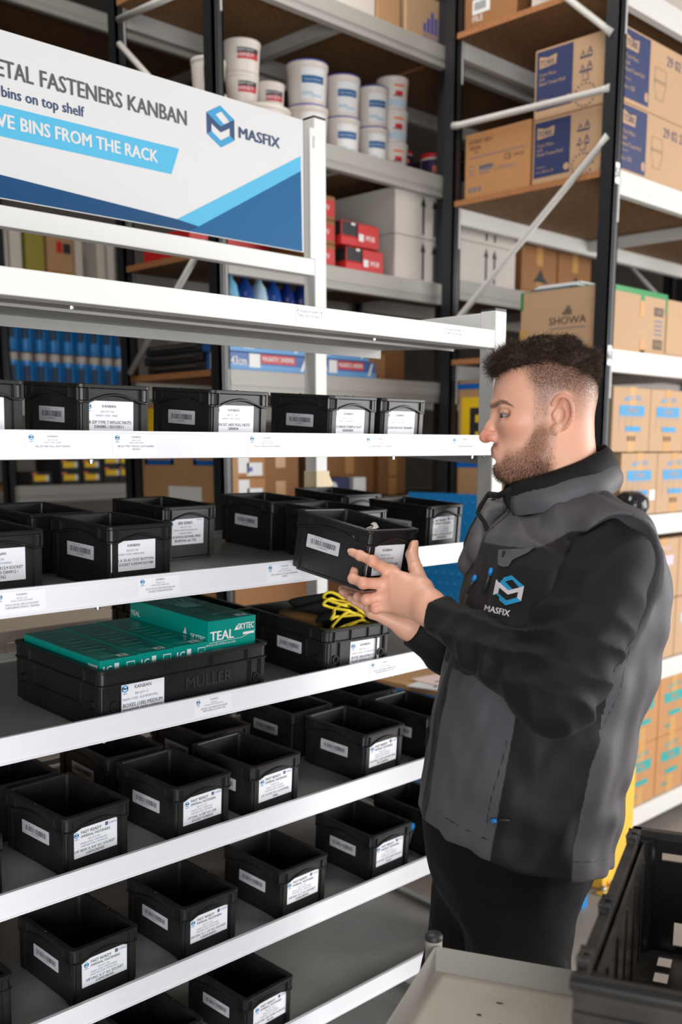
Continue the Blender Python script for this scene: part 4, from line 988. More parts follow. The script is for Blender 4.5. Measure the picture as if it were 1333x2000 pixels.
def relax(V, F, it=1, w=.5):
    for _ in range(it):
        s = np.zeros_like(V); c = np.zeros(len(V))
        for a in range(4):
            b = (a + 1) % 4
            np.add.at(s, F[:, a], V[F[:, b]]); np.add.at(c, F[:, a], 1); np.add.at(s, F[:, b], V[F[:, a]]); np.add.at(c, F[:, b], 1)
        V = V + w * (s / np.maximum(c, 1)[:, None] - V)
    return V

def np_object(name, V, F, mats, parent=None, attrs=None, midx=None):
    me = bpy.data.meshes.new(name)
    me.vertices.add(len(V)); me.vertices.foreach_set('co', np.asarray(V, np.float32).ravel())
    me.loops.add(F.size); me.loops.foreach_set('vertex_index', F.astype(np.int32).ravel())
    me.polygons.add(len(F)); me.polygons.foreach_set('loop_start', np.arange(0, F.size, F.shape[1], dtype=np.int32))
    me.polygons.foreach_set('use_smooth', np.ones(len(F), bool))
    for m in mats: me.materials.append(m)
    if midx is not None: me.polygons.foreach_set('material_index', midx.astype(np.int32))
    for k, a in (attrs or {}).items():
        at = me.attributes.new(k, 'FLOAT', 'POINT'); at.data.foreach_set('value', np.asarray(a, np.float32))
    me.update(calc_edges=True); me.validate()
    o = bpy.data.objects.new(name, me); COL.objects.link(o)
    if parent: o.parent = parent
    return o

sm01 = lambda x, a, b: np.clip((x - a) / (b - a), 0, 1) ** 2 * (3 - 2 * np.clip((x - a) / (b - a), 0, 1))
def vnoise(p, s, seed=0):
    """cheap smooth value noise on points"""
    q = p * s; i = np.floor(q).astype(np.int64); f = q - i; f = f * f * (3 - 2 * f); r = 0
    def hsh(a): 
        n = (a[:, 0] * 73856093) ^ (a[:, 1] * 19349663) ^ (a[:, 2] * 83492791) ^ (seed * 2654435761); n = (n ^ (n >> 13)) * 1274126177 & 0x7fffffff
        return (n % 100003) / 100003.0
    for c in [(x, y, z) for x in (0, 1) for y in (0, 1) for z in (0, 1)]:
        w = np.prod(np.where(np.array(c), f, 1 - f), axis=1); r = r + w * hsh(i + np.array(c))
    return r * 2 - 1

# ---- frames: head looks along U, its left side is V; the chest is turned PHI towards the viewer's side
HO = A_(1.5583, -0.4776, 1.6353); HU = A_(-.5615, .8275, 0); HV = A_(-.8275, -.5615, 0); UZ = A_(0, 0, 1)
def H(u, v, z): return HO + HU * u + HV * v + UZ * z
HM = np.stack([HU, HV, UZ], 1)
PHI = radians(20)
BU = HU * cos(PHI) + HV * sin(PHI); BV = HV * cos(PHI) - HU * sin(PHI)

person = tag(empty('person', (1.52, -.44, 0)), 'standing man in a grey and black softshell vest and black trousers holding a bin', 'person')
person.location = (0, 0, 0)

# ------------------------------------------------------------------ head
head = Sdf()
head.ell(H(-.010, 0, .026), (.084, .074, .080), HM)
head.ell(H(.030, 0, .030), (.052, .060, .052), HM, .03)
head.ell(H(.024, 0, -.030), (.054, .057, .070), HM, .03)
for s in (1, -1):
    head.ell(H(.044, s * .040, -.024), (.024, .022, .018), HM, .02)
    head.cone(H(-.014, s * .053, -.045), H(-.006, s * .050, -.078), .016, .015, .022)
    head.cone(H(-.004, s * .050, -.080), H(.050, s * .018, -.106), .015, .016, .022)
    head.cone(H(.080, s * .010, .008), H(.062, s * .042, .008), .0085, .0075, .014)
head.ell(H(.030, 0, -.080), (.046, .044, .042), HM, .02)
head.ell(H(.060, 0, -.075), (.0265, .028, .026), HM, .014)
head.ell(H(.060, 0, -.1045), (.019, .023, .0165), HM, .016)
head.cone(H(-.035, 0, -.05), H(-.052, 0, -.20), .056, .062, .03)
head.cone(H(.006, 0, -.098), H(-.022, 0, -.20), .034, .045, .03)
# nose
head.cone(H(.077, 0, -.002), H(.0885, 0, -.030), .0075, .0095, .012)
head.cone(H(.0885, 0, -.030), H(.0965, 0, -.0455), .0095, .0108, .006)
head.ell(H(.0965, 0, -.0465), (.0118, .0115, .0095), HM, .005)
for s in (1, -1):
    head.ell(H(.0835, s * .0125, -.0465), (.0125, .0065, .0088), HM, .005)
    head.ell(H(.0915, s * .0065, -.0565), (.0062, .0032, .0036), HM, .002, 's')
# eye sockets, lids
for s in (1, -1):
    head.ell(H(.083, s * .033, -.010), (.0165, .016, .0105), HM, .012, 's')
    head.ell(H(.066, s * .0535, -.009), (.011, .0085, .0075), HM, .010, 's')
    head.ell(H(.0590, s * .0325, -.0085), (.0146, .0146, .0146), HM, .003)
    head.cone(H(.0720, s * .024, -.0015), H(.0620, s * .045, -.0025), .0030, .0026, .003)   # upper lid fold
    # the opening between the lids
    M2 = HM @ np.array(Euler((0, radians(-8), radians(s * 50))).to_matrix())
    head.ell(H(.0668, s * .0418, -.0108), (.013, .0112, .0036), M2, .0008, 's')
# lips
head.ell(H(.0775, 0, -.0685), (.0095, .0215, .0062), HM, .003)
head.ell(H(.0738, 0, -.0798), (.0088, .0190, .0066), HM, .003)
head.ell(H(.0660, 0, -.0744), (.0135, .0275, .0010), HM, .0016, 's')
head.ell(H(.0815, 0, -.0895), (.0075, .016, .0045), HM, .008, 's')
# ear (left one seen, right one alike)
for s in (1, -1):
    R_e = HM @ np.array(Euler((radians(s * -8), radians(-14), radians(s * -22))).to_matrix())
    E_ = lambda a, b, c: H(-.036, s * .0735, -.010) + R_e @ A_(a, s * b, c)
    head.ell(E_(0, 0, 0), (.0175, .0075, .030), R_e, .004)
    n_e = 16
    rim = [E_(.004 + -.0195 * cos(t) - .001, .0055 + .002 * sin(t), .0015 + .0285 * sin(t)) for t in np.linspace(-.95, 2.75, n_e)]
    for a, b in zip(rim[:-1], rim[1:]): head.cone(a, b, .0033, .0033, .002)
    head.ell(E_(.004, .0085, -.002), (.0085, .007, .0135), R_e, .003, 's')
    head.ell(E_(-.006, .0085, .010), (.0045, .004, .012), R_e @ np.array(Euler((0, .5, 0)).to_matrix()), .003, 's')
    head.ell(E_(.006, .0075, -.027), (.0080, .0045, .0085), R_e, .005)
    head.ell(E_(.0145, .0045, -.004), (.0045, .004, .007), R_e, .003)
Vh, Fh = surface_nets(head, HO + A_(-.16, -.16, -.20), HO + A_(.16, .16, .14), .0015)
Vh = relax(Vh, Fh, 1, .5)

# ------------------------------------------------------------------ hands (left one in view, right one under the bin)
def hand(S, wrist, mcps, fingers, thumb, cmc, rw=.026):
    for i, m in enumerate(mcps):
        w = wrist + (mcps[i] - np.mean(mcps, 0)) * .45
        S.cone(w, m, rw * .62, .0125, .016)
    for a, b in zip(mcps[:-1], mcps[1:]): S.cone(a, b, .0115, .0115, .010)
    S.cone(wrist + (mcps[0] - np.mean(mcps, 0)) * .3, cmc, .018, .0165, .016)
    S.cone(cmc, (mcps[0] + cmc) / 2, .015, .011, .014)
    for f, r in fingers: 
        S.chain(f, r, .007)
        for q, rr in zip(f[1:-1], r[1:-1]): S.ell(q, (rr * 1.06,) * 3, None, .004)
    S.chain(thumb[0], thumb[1], .010)
lh = Sdf()
WL = A_(1.4050, -0.3593, 1.2868)
im, mm, rm_, pm_ = A_(1.4189, -0.2501, 1.3436), A_(1.4069, -0.2522, 1.3229), A_(1.4033, -0.2557, 1.3017), A_(1.4051, -0.2632, 1.2841)
lh_f = [([im, A_(1.3779, -0.2416, 1.3662), A_(1.3757, -0.2125, 1.3746), A_(1.3743, -0.1927, 1.3795)], [.0112, .0098, .0088, .0078]),
        ([mm, A_(1.3610, -0.2345, 1.3265), A_(1.3621, -0.2073, 1.3326), A_(1.3742, -0.1982, 1.3441)], [.0115, .0102, .0092, .0080]),
        ([rm_, A_(1.3694, -0.2344, 1.2954), A_(1.3760, -0.2071, 1.2958), A_(1.3980, -0.1966, 1.2993)], [.0112, .0098, .0088, .0078]),
        ([pm_, A_(1.3851, -0.2431, 1.2774), A_(1.3917, -0.2186, 1.2769), A_(1.4104, -0.2062, 1.2824)], [.0102, .0088, .0080, .0070])]
CMC = A_(1.4226, -0.3246, 1.3187)
lh_t = ([CMC, A_(1.4609, -0.2738, 1.3487), A_(1.4916, -0.2380, 1.3689), A_(1.5063, -0.2301, 1.3869)], [.0165, .0132, .0118, .0094])
hand(lh, WL, [im, mm, rm_, pm_], lh_f, lh_t, CMC)
lh.cone(WL, A_(1.4039, -0.4050, 1.2683), .0275, .030, .02)
Vl, Fl = surface_nets(lh, np.min([WL, A_(1.3781, -0.1837, 1.3963), A_(1.5153, -0.2222, 1.3898), A_(1.4039, -0.4050, 1.2683)], 0) - .06, np.max([WL, A_(1.3781, -0.1837, 1.3791), A_(1.5153, -0.2221, 1.3997), A_(1.4039, -0.4050, 1.2683)], 0) + .05, .0017)
Vl = relax(Vl, Fl, 2, .5)
rh = Sdf()
WR = A_(1.5329, -0.1973, 1.2221)
q1, q2, q3, q4 = A_(1.5263, -0.1269, 1.2629), A_(1.5043, -0.1332, 1.2586), A_(1.4847, -0.1419, 1.2565), A_(1.4679, -0.1576, 1.2529)
rh_f = [([q1, A_(1.5296, -0.0807, 1.2790), A_(1.5291, -0.0519, 1.2849), A_(1.5250, -0.0336, 1.2879)], [.011, .0098, .0088, .0078]),
        ([q2, A_(1.5034, -0.0899, 1.2741), A_(1.4994, -0.0646, 1.2805), A_(1.4947, -0.0457, 1.2844)], [.0112, .010, .009, .008]),
        ([q3, A_(1.4804, -0.1092, 1.2701), A_(1.4737, -0.0884, 1.2770), A_(1.4706, -0.0711, 1.2829)], [.011, .0097, .0088, .0078]),
        ([q4, A_(1.4631, -0.1343, 1.2652), A_(1.4566, -0.1208, 1.2717), A_(1.4530, -0.1101, 1.2771)], [.010, .0087, .008, .007])]
rh_t = ([A_(1.5430, -0.1650, 1.2348), A_(1.5691, -0.1345, 1.2549), A_(1.5936, -0.1236, 1.2811), A_(1.6070, -0.1228, 1.3054)], [.016, .013, .0115, .0095])
hand(rh, WR, [q1, q2, q3, q4], rh_f, rh_t, rh_t[0][0])
rh.cone(WR, A_(1.5673, -0.2219, 1.1949), .027, .030, .02)
allr = [WR, A_(1.4996, -0.0364, 1.2948), A_(1.6182, -0.1129, 1.3122), A_(1.5673, -0.2219, 1.1949)]
Vr, Fr_ = surface_nets(rh, np.min(allr, 0) - .06, np.max(allr, 0) + .05, .002)
Vr = relax(Vr, Fr_, 2, .5)

# ------------------------------------------------------------------ limbs: joints
SHL, ELL_, = A_(1.5130, -0.6446, 1.3792), A_(1.3897, -0.6343, 1.1835)
SHR, ELR = A_(1.6789, -0.3154, 1.4002), A_(1.6854, -0.3077, 1.1023)
HIPL, HIPR = A_(1.4857, -0.5040, 0.8217), A_(1.5925, -0.3561, 0.7461)
KNL = A_(HIPL[0] + .010, HIPL[1] - .012, .49); KNR = A_(HIPR[0] - .02, HIPR[1] + .03, .49)
ANL = A_(HIPL[0] + .02, HIPL[1] - .01, .09); ANR = A_(HIPR[0] + .03, HIPR[1] - .01, .09)

# torso rings: (height, left edge, right edge) -> elliptical sections along the leaning spine
RINGS = [(A_(1.5883, -0.5077, 1.4574), 0.0985), (A_(1.5892, -0.5086, 1.4211), 0.1392), (A_(1.5904, -0.5098, 1.3753), 0.1588), (A_(1.5886, -0.5080, 1.3199), 0.1692), (A_(1.5825, -0.5019, 1.2544), 0.1756), (A_(1.5677, -0.4870, 1.1595), 0.1807), (A_(1.5576, -0.4769, 1.0627), 0.1819), (A_(1.5474, -0.4667, 0.9641), 0.1814), (A_(1.5399, -0.4592, 0.8840), 0.1787), (A_(1.5348, -0.4541, 0.7820), 0.1681), (A_(1.5371, -0.4563, 0.7198), 0.1539)]
RZ = np.array([r[0][2] for r in RINGS])[::-1]; RC = np.array([r[0][:2] for r in RINGS])[::-1]; RA = np.array([r[1] for r in RINGS])[::-1]
def torso_local(p):
    z = p[:, 2]; cx = np.interp(z, RZ, RC[:, 0]); cy = np.interp(z, RZ, RC[:, 1]); a = np.interp(z, RZ, RA)
    dx, dy = p[:, 0] - cx, p[:, 1] - cy
    return dx * BU[0] + dy * BU[1], dx * BV[0] + dy * BV[1], a
def torso_fn(off=0.0, wr=0.0):
    def fn(p):
        u, v, a = torso_local(p); a = a + off; b = np.minimum(a * 1.38, .232 + off)
        d = (np.sqrt((u / a) ** 2 + (v / b) ** 2) - 1) * np.minimum(a, b) * .92
        top = p[:, 2] - (RZ[-1] + .0 - .35 * np.abs(v) + .1 * u); bot = RZ[0] - p[:, 2]
        return np.maximum(d, np.maximum(top, bot))
    return fn
TC = np.append(RC.mean(0), RZ.mean())

# inner body, one figure with the head and hands
bod = Sdf()
bod.add(torso_fn(-.045), TC, .75)
bod.add(lambda p: p[:, 2] - (HIPL[2] + .10), TC - A_(0, 0, .4), .6, .02, 's')
bod.ell((HIPL + HIPR) / 2 + A_(0, 0, .08), (.125, .125, .15), None, .05)
bod.cone(H(-.045, 0, -.12), H(-.06, 0, -.30), .055, .08, .03)
for sh, el, wr in ((SHL, ELL_, WL), (SHR, ELR, WR)):
    bod.cone(sh, el, .052, .044, .03); bod.cone(el, wr, .042, .029, .02)
for hp, kn, an in ((HIPL, KNL, ANL), (HIPR, KNR, ANR)):
    bod.cone(hp, kn, .082, .056, .05); bod.cone(kn, an, .055, .038, .03); bod.cone(an - A_(0, 0, .05), an + A_(*(HU * .14)[:2], -.06), .035, .03, .02)
Vb, Fb = surface_nets(bod, A_(1.0, -1.05, -.02), A_(2.05, .1, 1.52), .010)
Vb = relax(Vb, Fb, 2, .5)

Vall = np.concatenate([Vh, Vl, Vr, Vb]); o1, o2, o3 = len(Vh), len(Vh) + len(Vl), len(Vh) + len(Vl) + len(Vr)
Fall = np.concatenate([Fh, Fl + o1, Fr_ + o2, Fb + o3])
L = (Vall - HO) @ HM; isH = np.arange(len(Vall)) < o1
u_, v_, z_ = L[:, 0], np.abs(L[:, 1]), L[:, 2]
# masks that belong to the skin itself: lips, stubble, cropped sides, brows
lip = np.maximum(1 - np.sqrt(((u_ - .0815) / .013) ** 2 + (v_ / .0215) ** 2 + ((z_ + .0742) / .0118) ** 2), -1)
jaw_line = -.030 - .040 * sm01(u_, .0, .045) - .022 * sm01(u_, .055, .075)   # upper edge of the beard
beard = sm01(jaw_line - z_, -.010, .016) * sm01(u_, -.030, -.008) * sm01(z_ + .128 + .02 * sm01(u_, .02, -.02), -.004, .010)
beard *= 1 - .9 * sm01(1 - np.sqrt(((u_ - .066) / .030) ** 2 + (v_ / .026) ** 2 + ((z_ + .079) / .0165) ** 2), 0, .35)
stache = sm01(.0085 - np.abs(z_ + .0625), 0, .005) * sm01(u_, .062, .072) * sm01(.03 - v_, 0, .008)
side = sm01(u_, -.02, -.03) * 0 + sm01(-.01 - u_, -.012, .0) * 0 + sm01(-(u_ - .034 - .40 * (z_ - .04)), 0, .030) * sm01(z_, -.052, -.01)
burn = sm01(.012 - np.abs(u_ + .006 - .0 * z_), -.006, .006) * sm01(-z_, -.03, .0) * sm01(v_, .05, .058)
fade = np.clip(side * (1 - sm01(.026 - np.sqrt((u_ + .036) ** 2 + (z_ + .008) ** 2 * .55), -.004, .004) * sm01(v_, .062, .07)), 0, 1)
napem = sm01(-u_, .03, .06) * sm01(z_, -.085, -.03)
fade = np.maximum(fade, .8 * napem)
fade *= (.18 + .82 * sm01(z_, -.045, .055))
brow_c = np.interp(u_, [.046, .050, .062, .070, .083, .090], [.000, .004, .0108, .0110, .0062, .0055])
bth = np.interp(u_, [.046, .060, .080, .090], [.0018, .0040, .0056, .0042])
brow = sm01(bth - np.abs(z_ - brow_c), 0, .0022) * sm01(v_, .007, .012) * sm01(u_, .044, .050)
lash = 0
for s_ in (1, -1):
    M2 = HM @ np.array(Euler((0, radians(-8), radians(s_ * 50))).to_matrix()); q = (Vall - H(.0668, s_ * .0418, -.0108)) @ M2
    e_ = np.sqrt((q[:, 1] / .0112) ** 2 + (q[:, 2] / .0036) ** 2)
    lash = np.maximum(lash, sm01(.32 - np.abs(e_ - 1.05), 0, .22) * np.where(q[:, 2] > -.001, 1, .45) * (np.abs(q[:, 0]) < .016))
brow = np.maximum(brow, .75 * lash)
burn = sm01(.013 - np.abs(u_ - .004), -.004, .006) * sm01(.05 - np.abs(z_ + .015), 0, .02) * sm01(v_, .05, .058)
rosy = np.exp(-((u_ - .095) ** 2 + z_ ** 2 * 0 + (z_ + .045) ** 2) / .018 ** 2) * .8 + np.exp(-((u_ - .045) ** 2 + (z_ + .03) ** 2) / .022 ** 2) * .35
ear = sm01(v_, .074, .082) * np.exp(-((u_ + .036) ** 2 + (z_ + .01) ** 2) / .03 ** 2) * .5
at = {k: np.where(isH, a, 0 if k != 'lip' else -1) for k, a in dict(lip=lip, beard=np.clip(beard + .55 * stache + .4 * burn, 0, 1), fade=fade, brow=brow, rosy=rosy + ear).items()}
kn = np.zeros(len(Vall))
for f, r in lh_f:
    for q in f[0:2]: kn = np.maximum(kn, np.exp(-((Vall - q) ** 2).sum(1) / .011 ** 2) * .8)
at['rosy'] = np.maximum(at['rosy'], kn)

def skin_material():
    m = bpy.data.materials.new('skin'); m.use_nodes = True; nt = m.node_tree; b = nt.nodes['Principled BSDF']
    N = lambda t, **k: nt.nodes.new(t)
    def attr(n): a = N('ShaderNodeAttribute'); a.attribute_name = n; return a.outputs['Fac']
    def mix(fac, c1, c2):
        x = N('ShaderNodeMix'); x.data_type = 'RGBA'
        if hasattr(fac, 'links'): nt.links.new(fac, x.inputs[0])
        else: x.inputs[0].default_value = fac
        for i, c in ((6, c1), (7, c2)):
            if isinstance(c, tuple): x.inputs[i].default_value = (*c, 1)
            else: nt.links.new(c, x.inputs[i])
        return x.outputs[2]
    def math(op, a, b_=None, clamp=False):
        x = N('ShaderNodeMath'); x.operation = op; x.use_clamp = clamp
        for i, c in ((0, a), (1, b_)):
            if c is None: continue
            if isinstance(c, (int, float)): x.inputs[i].default_value = c
            else: nt.links.new(c, x.inputs[i])
        return x.outputs[0]
    tc = N('ShaderNodeTexCoord')
    def noise(sc, detail=3, stretch=None):
        n = N('ShaderNodeTexNoise'); n.inputs['Scale'].default_value = sc; n.inputs['Detail'].default_value = detail
        nt.links.new(tc.outputs['Object'], n.inputs['Vector']); return n.outputs['Fac']
    base = mix(noise(18), srgb(230, 178, 151), srgb(220, 162, 136))
    base = mix(math('MULTIPLY', attr('rosy'), .75, True), base, srgb(204, 112, 92))
    lipf = math('MULTIPLY', attr('lip'), 4.0, True)
    base = mix(math('MULTIPLY', lipf, .7), base, srgb(164, 78, 74))
    hairn = math('SUBTRACT', math('MULTIPLY', noise(700, 2), 2.4), .55, True)
    base = mix(math('MULTIPLY', attr('fade'), math('ADD', math('MULTIPLY', hairn, .55), .33), True), base, srgb(62, 46, 40))
    base = mix(math('MULTIPLY', attr('beard'), math('ADD', math('MULTIPLY', hairn, .5), .28), True), base, srgb(92, 58, 40))
    base = mix(math('MULTIPLY', attr('brow'), math('ADD', math('MULTIPLY', hairn, .4), .36), True), base, srgb(58, 40, 32))
    nt.links.new(base, b.inputs['Base Color'])
    b.inputs['Roughness'].default_value = .48; b.inputs['Subsurface Weight'].default_value = .12
    b.inputs['Subsurface Radius'].default_value = (.012, .005, .003); b.inputs['Subsurface Scale'].default_value = .6
    bn = N('ShaderNodeBump'); bn.inputs['Strength'].default_value = .12; bn.inputs['Distance'].default_value = .001
    nt.links.new(noise(420, 4), bn.inputs['Height']); nt.links.new(bn.outputs[0], b.inputs['Normal'])
    return m
SKIN = skin_material()
body = np_object('body', Vall, Fall, [SKIN], person, at)

# eyes and nails
for s in (1, -1):
    eye = MB(); Tm = Matrix.Translation(H(.0585, s * .0325, -.0085)) @ Matrix.Rotation(atan2(HU[1], HU[0]) + s * radians(20), 4, 'Z') @ Matrix.Rotation(radians(12), 4, 'Y') @ Matrix.Rotation(radians(90), 4, 'Y')
    pr = [(.0131 * sin(t), .0131 * cos(t)) for t in [.02, .19, .50] + list(np.linspace(.65, 3.1, 13))]
    mm_ = [mat('pupil', (.01, .008, .008), .1)] * 1 + [mat('iris', srgb(70, 66, 62), .2)] * 1 + [mat('eye_white', srgb(150, 142, 140), .3)] * 14
    eye.lathe(pr, mm_[-1], 20, Tm, mm_); eye.build('eye', person, smooth=True)
NAIL = mat('nail', srgb(232, 190, 172), .25)
def nail(tip, prev, nrm, w, l):
    d = tip - prev; d /= np.linalg.norm(d); n = nrm - (nrm @ d) * d; n /= np.linalg.norm(n); s = np.cross(d, n)
    V = []; Fs = []
    for i in range(5):
        for j in range(5):
            a = (j / 4 - .5) * 1.5; t = i / 4
            ww = w * (1 - .25 * (2 * t - 1) ** 2)
            V.append(tip + d * (l * (t - .35)) + s * (ww * sin(a)) + n * (w * 1.0 * cos(a) - .0002 - .0012 * max(0, t - .6)))
    for i in range(4):
        for j in range(4): Fs.append((i * 5 + j, i * 5 + j + 1, i * 5 + j + 6, i * 5 + j + 5))
    MB().add(V, Fs, NAIL).build('nail', person, smooth=True)
camw = A_(*CAM)
nail(lh_t[0][3], lh_t[0][2], (A_(.35, -.9, .25)), .0088, .0115)
nail(lh_f[0][0][3], lh_f[0][0][2], A_(-.75, -.6, .35), .0072, .010)
nail(lh_f[1][0][3], lh_f[1][0][2], A_(-.95, .2, .2), .0074, .010)

# ------------------------------------------------------------------ hair
hs = Sdf()
hs.ell(H(-.014, 0, .046), (.084, .071, .0665), HM)
hs.ell(H(.028, 0, .070), (.048, .052, .034), HM, .02)
for i, (u, v, z, r) in enumerate(((.060, .028, .078, .017), (.070, .004, .076, .017), (.066, -.022, .078, .016), (.052, .042, .082, .015), (.075, .016, .066, .011), (.040, .020, .098, .018), (.01, .03, .108, .018), (-.03, .02, .110, .018), (-.065, .03, .085, .018), (.030, .050, .082, .013))):
    hs.ell(H(u, v, z), (r * 1.5, r * 1.2, r * .8), HM, .020)
def strands(p):
    q = (p - HO) @ HM
    return .0016 * np.sin(q[:, 1] * 420 + q[:, 2] * 260 + 4 * vnoise(q, 45, 3)) + .0018 * vnoise(q * A_(1, 2.2, 1.6), 60, 1) + .0016 * vnoise(q * A_(1, 3, 2), 190, 2)
hs.add(strands, HO, 1.0, 0, 'd')
hs.add(lambda p: np.full(len(p), .0045), HO, 1.0, 0, 'd')
def hairline(p):
    q = (p - HO) @ HM; u, v, z = q[:, 0], np.abs(q[:, 1]), q[:, 2]
    lim = .052 + .012 * sm01(u, .0, .05) - .012 * sm01(-u, .03, .09) - .010 * sm01(u, .055, .078) * sm01(.035 - v, 0, .02)
    return lim - z
hl_it = hs.items
hs.add(lambda p: .012 * (1 - sm01(-hairline(p), -.004, .030)) * (1 - .75 * sm01((p - HO) @ HU, .02, .05)), HO, 1.0, 0, 'd')
hs.add(lambda p: -hairline(p), HO, 1.0, .006, 's')
Vg, Fg = surface_nets(hs, HO + A_(-.15, -.15, .02), HO + A_(.15, .15, .16), .0022)
def hair_mat(name, c1, c2, rough=.45):
    return mat(name, c1, rough, noise=1, nscale=160, c2=c2, bump=.5, bscale=500)
HAIR = hair_mat('dark_brown_hair', srgb(78, 61, 48), srgb(42, 32, 26), .5)
HAIR.node_tree.nodes['Principled BSDF'].inputs['Specular IOR Level'].default_value = .25
hair = np_object('hair', Vg, Fg, [HAIR], person)

RG = np.random.RandomState(4)
def make_strands(name, roots, dirs, lens, rad, m, parent, curl=.0, seg=4, grav=0.0, seed=1):
    rg = np.random.RandomState(seed); n = len(roots); P = roots.copy(); D = dirs / np.linalg.norm(dirs, axis=1)[:, None]
    rings = []; bend = rg.normal(size=(n, 3)) * curl
    for i in range(seg + 1):
        t = i / seg; r = rad * (1 - .75 * t)
        a = np.cross(D, A_(.3, .5, .81)); a /= np.linalg.norm(a, axis=1)[:, None] + 1e-9; b = np.cross(D, a)
        rings.append(np.stack([P + r * (a * cos(k * 2.0944) + b * sin(k * 2.0944)) for k in range(3)], 1))
        P = P + D * (lens / seg)[:, None]; D = D + bend / seg * 2 + A_(0, 0, -grav / seg); D /= np.linalg.norm(D, axis=1)[:, None]
    V = np.concatenate([q.reshape(-1, 3) for q in rings]); Fs = []
    base = np.arange(n) * 3
    for i in range(seg):
        for k in range(3):
            k2 = (k + 1) % 3; o = i * n * 3; o2 = (i + 1) * n * 3
            Fs.append(np.stack([o + base + k, o + base + k2, o2 + base + k2, o2 + base + k], -1))
    return np_object(name, V, np.concatenate(Fs), [m], parent)
def vert_normals(V, F):
    n = np.cross(V[F[:, 2]] - V[F[:, 0]], V[F[:, 3]] - V[F[:, 1]]); out = np.zeros_like(V)
    for a in range(4): np.add.at(out, F[:, a], n)
    return out / (np.linalg.norm(out, axis=1)[:, None] + 1e-12)
Nh = vert_normals(Vh, Fh); Ng = vert_normals(Vg, Fg)
bm_ = at['beard'][:o1] * (.35 + .65 * sm01(-z_[:o1], .06, .11)); pick = np.nonzero(RG.rand(o1) < bm_ * .55)[0]
BEARD = mat('beard_hair', srgb(84, 54, 37), .5, noise=1, nscale=300, c2=srgb(46, 30, 24))
make_strands('beard', Vh[pick] - Nh[pick] * .0005, Nh[pick] * .55 + HM[:, 2] * -.75 + HU * .1 + RG.normal(size=(len(pick), 3)) * .35, .0035 + .0055 * RG.rand(len(pick)) * sm01(-z_[pick], .05, .10) + .001, .00019, BEARD, person, .3, 3, seed=2)
fm = at['fade'][:o1] * sm01(z_[:o1], .0, .05); pick = np.nonzero(RG.rand(o1) < fm * .6)[0]
make_strands('short_hair', Vh[pick] - Nh[pick] * .0004, Nh[pick] * .6 - UZ * .6 - HU * .5 + RG.normal(size=(len(pick), 3)) * .3, .003 + .007 * sm01(z_[pick], .02, .06) * RG.rand(len(pick)), .00017, HAIR, person, .2, 3, seed=3)
Lg = (Vg - HO) @ HM; pick = np.nonzero(RG.rand(len(Vg)) < .95)[0]; pick = np.concatenate([pick, pick[::2]])
swirl = vnoise(Lg[pick], 38, 11)[:, None]
fl_ = Ng[pick] * .20 - HU * .75 + HV * (.2 + .9 * swirl) + UZ * .1 * swirl + RG.normal(size=(len(pick), 3)) * .20
front = sm01(Lg[pick, 0], .040, .080)[:, None]
fl_ = fl_ * (1 - front) + front * (Ng[pick] * .45 + HU * .15 + HV * (.4 + 1.1 * swirl) + UZ * .1 + RG.normal(size=(len(pick), 3)) * .4)
make_strands('hair_strands', Vg[pick] - Ng[pick] * .002, fl_, (.008 + .010 * RG.rand(len(pick))) * (1 + .5 * front[:, 0]), .00034, HAIR, person, .5, 5, .12, seed=5)
tuft = RG.permutation(np.nonzero(Lg[:, 0] > .055)[0])[:260]
make_strands('loose_locks', Vg[tuft] - Ng[tuft] * .002, Ng[tuft] * .5 + HU * .5 - UZ * .3 + RG.normal(size=(len(tuft), 3)) * .5, .018 + .014 * RG.rand(len(tuft)), .0003, HAIR, person, 1.5, 8, .6, seed=8)
bp_ = np.nonzero((at['brow'][:o1] > .25) & (RG.rand(o1) < .45))[0]
make_strands('eyebrow', Vh[bp_] - Nh[bp_] * .0003, Nh[bp_] * .4 - HU * .6 + UZ * .25 + HV * (.5 * np.sign((Vh[bp_] - HO) @ HV))[:, None] + RG.normal(size=(len(bp_), 3)) * .2, .004 + .004 * RG.rand(len(bp_)), .0002, HAIR, person, .1, 3, seed=6)

# ------------------------------------------------------------------ black fleece: sleeves and inner collar
def folds(axis_a, axis_b, amp, freq, seed, center=.5, spread=.5):
    a = np.asarray(axis_a); ba = np.asarray(axis_b) - a; L2 = ba @ ba; ln = sqrt(L2)
    n1 = np.cross(ba / ln, A_(.2, .4, .9)); n1 /= np.linalg.norm(n1); n2 = np.cross(ba / ln, n1)
    def fn(p):
        q = p - a; t = (q @ ba) / L2; ang = np.arctan2(q @ n2, q @ n1)
        w = np.exp(-((t - center) / spread) ** 2)
        ph = t * freq + 1.9 * np.sin(ang + seed) + .8 * np.sin(2 * ang + 2 * seed) + seed + 2.4 * vnoise(p, 13, seed)
        return -amp * w * ((1 - np.abs(np.sin(ph * .5)) * 1.7) * (.65 + .5 * np.sin(ang * 1.5 + seed)) + .5 * vnoise(p, 26, seed + 1))
    return fn
FLEECE = mat('black_fleece', (.0080, .0077, .0078), .72, sheen=.03, bump=.25, bscale=1200, spec=.22)
sl = Sdf()
sl.cone(SHL, ELL_, .071, .066, 0)
sl.cone(SHL - (SHL - ELL_) * .25, ELL_ + (SHL - ELL_) * .3, .078, .072, .03)
sl.cone(SHL, SHL * .75 + A_(*RC[-4], SHL[2]) * .25, .06, .06, .03)
sl.ell(ELL_, (.064,) * 3, None, .02)
ml = ELL_ * .45 + WL * .55
sl.cone(ELL_, ml, .063, .051, .03); sl.cone(ml, WL + (ELL_ - WL) * .10, .051, .0365, .012)
sl.add(folds(ELL_, WL, .0115, 34, 2, .38, .42), (ELL_ + WL) / 2, .24, 0, 'd')
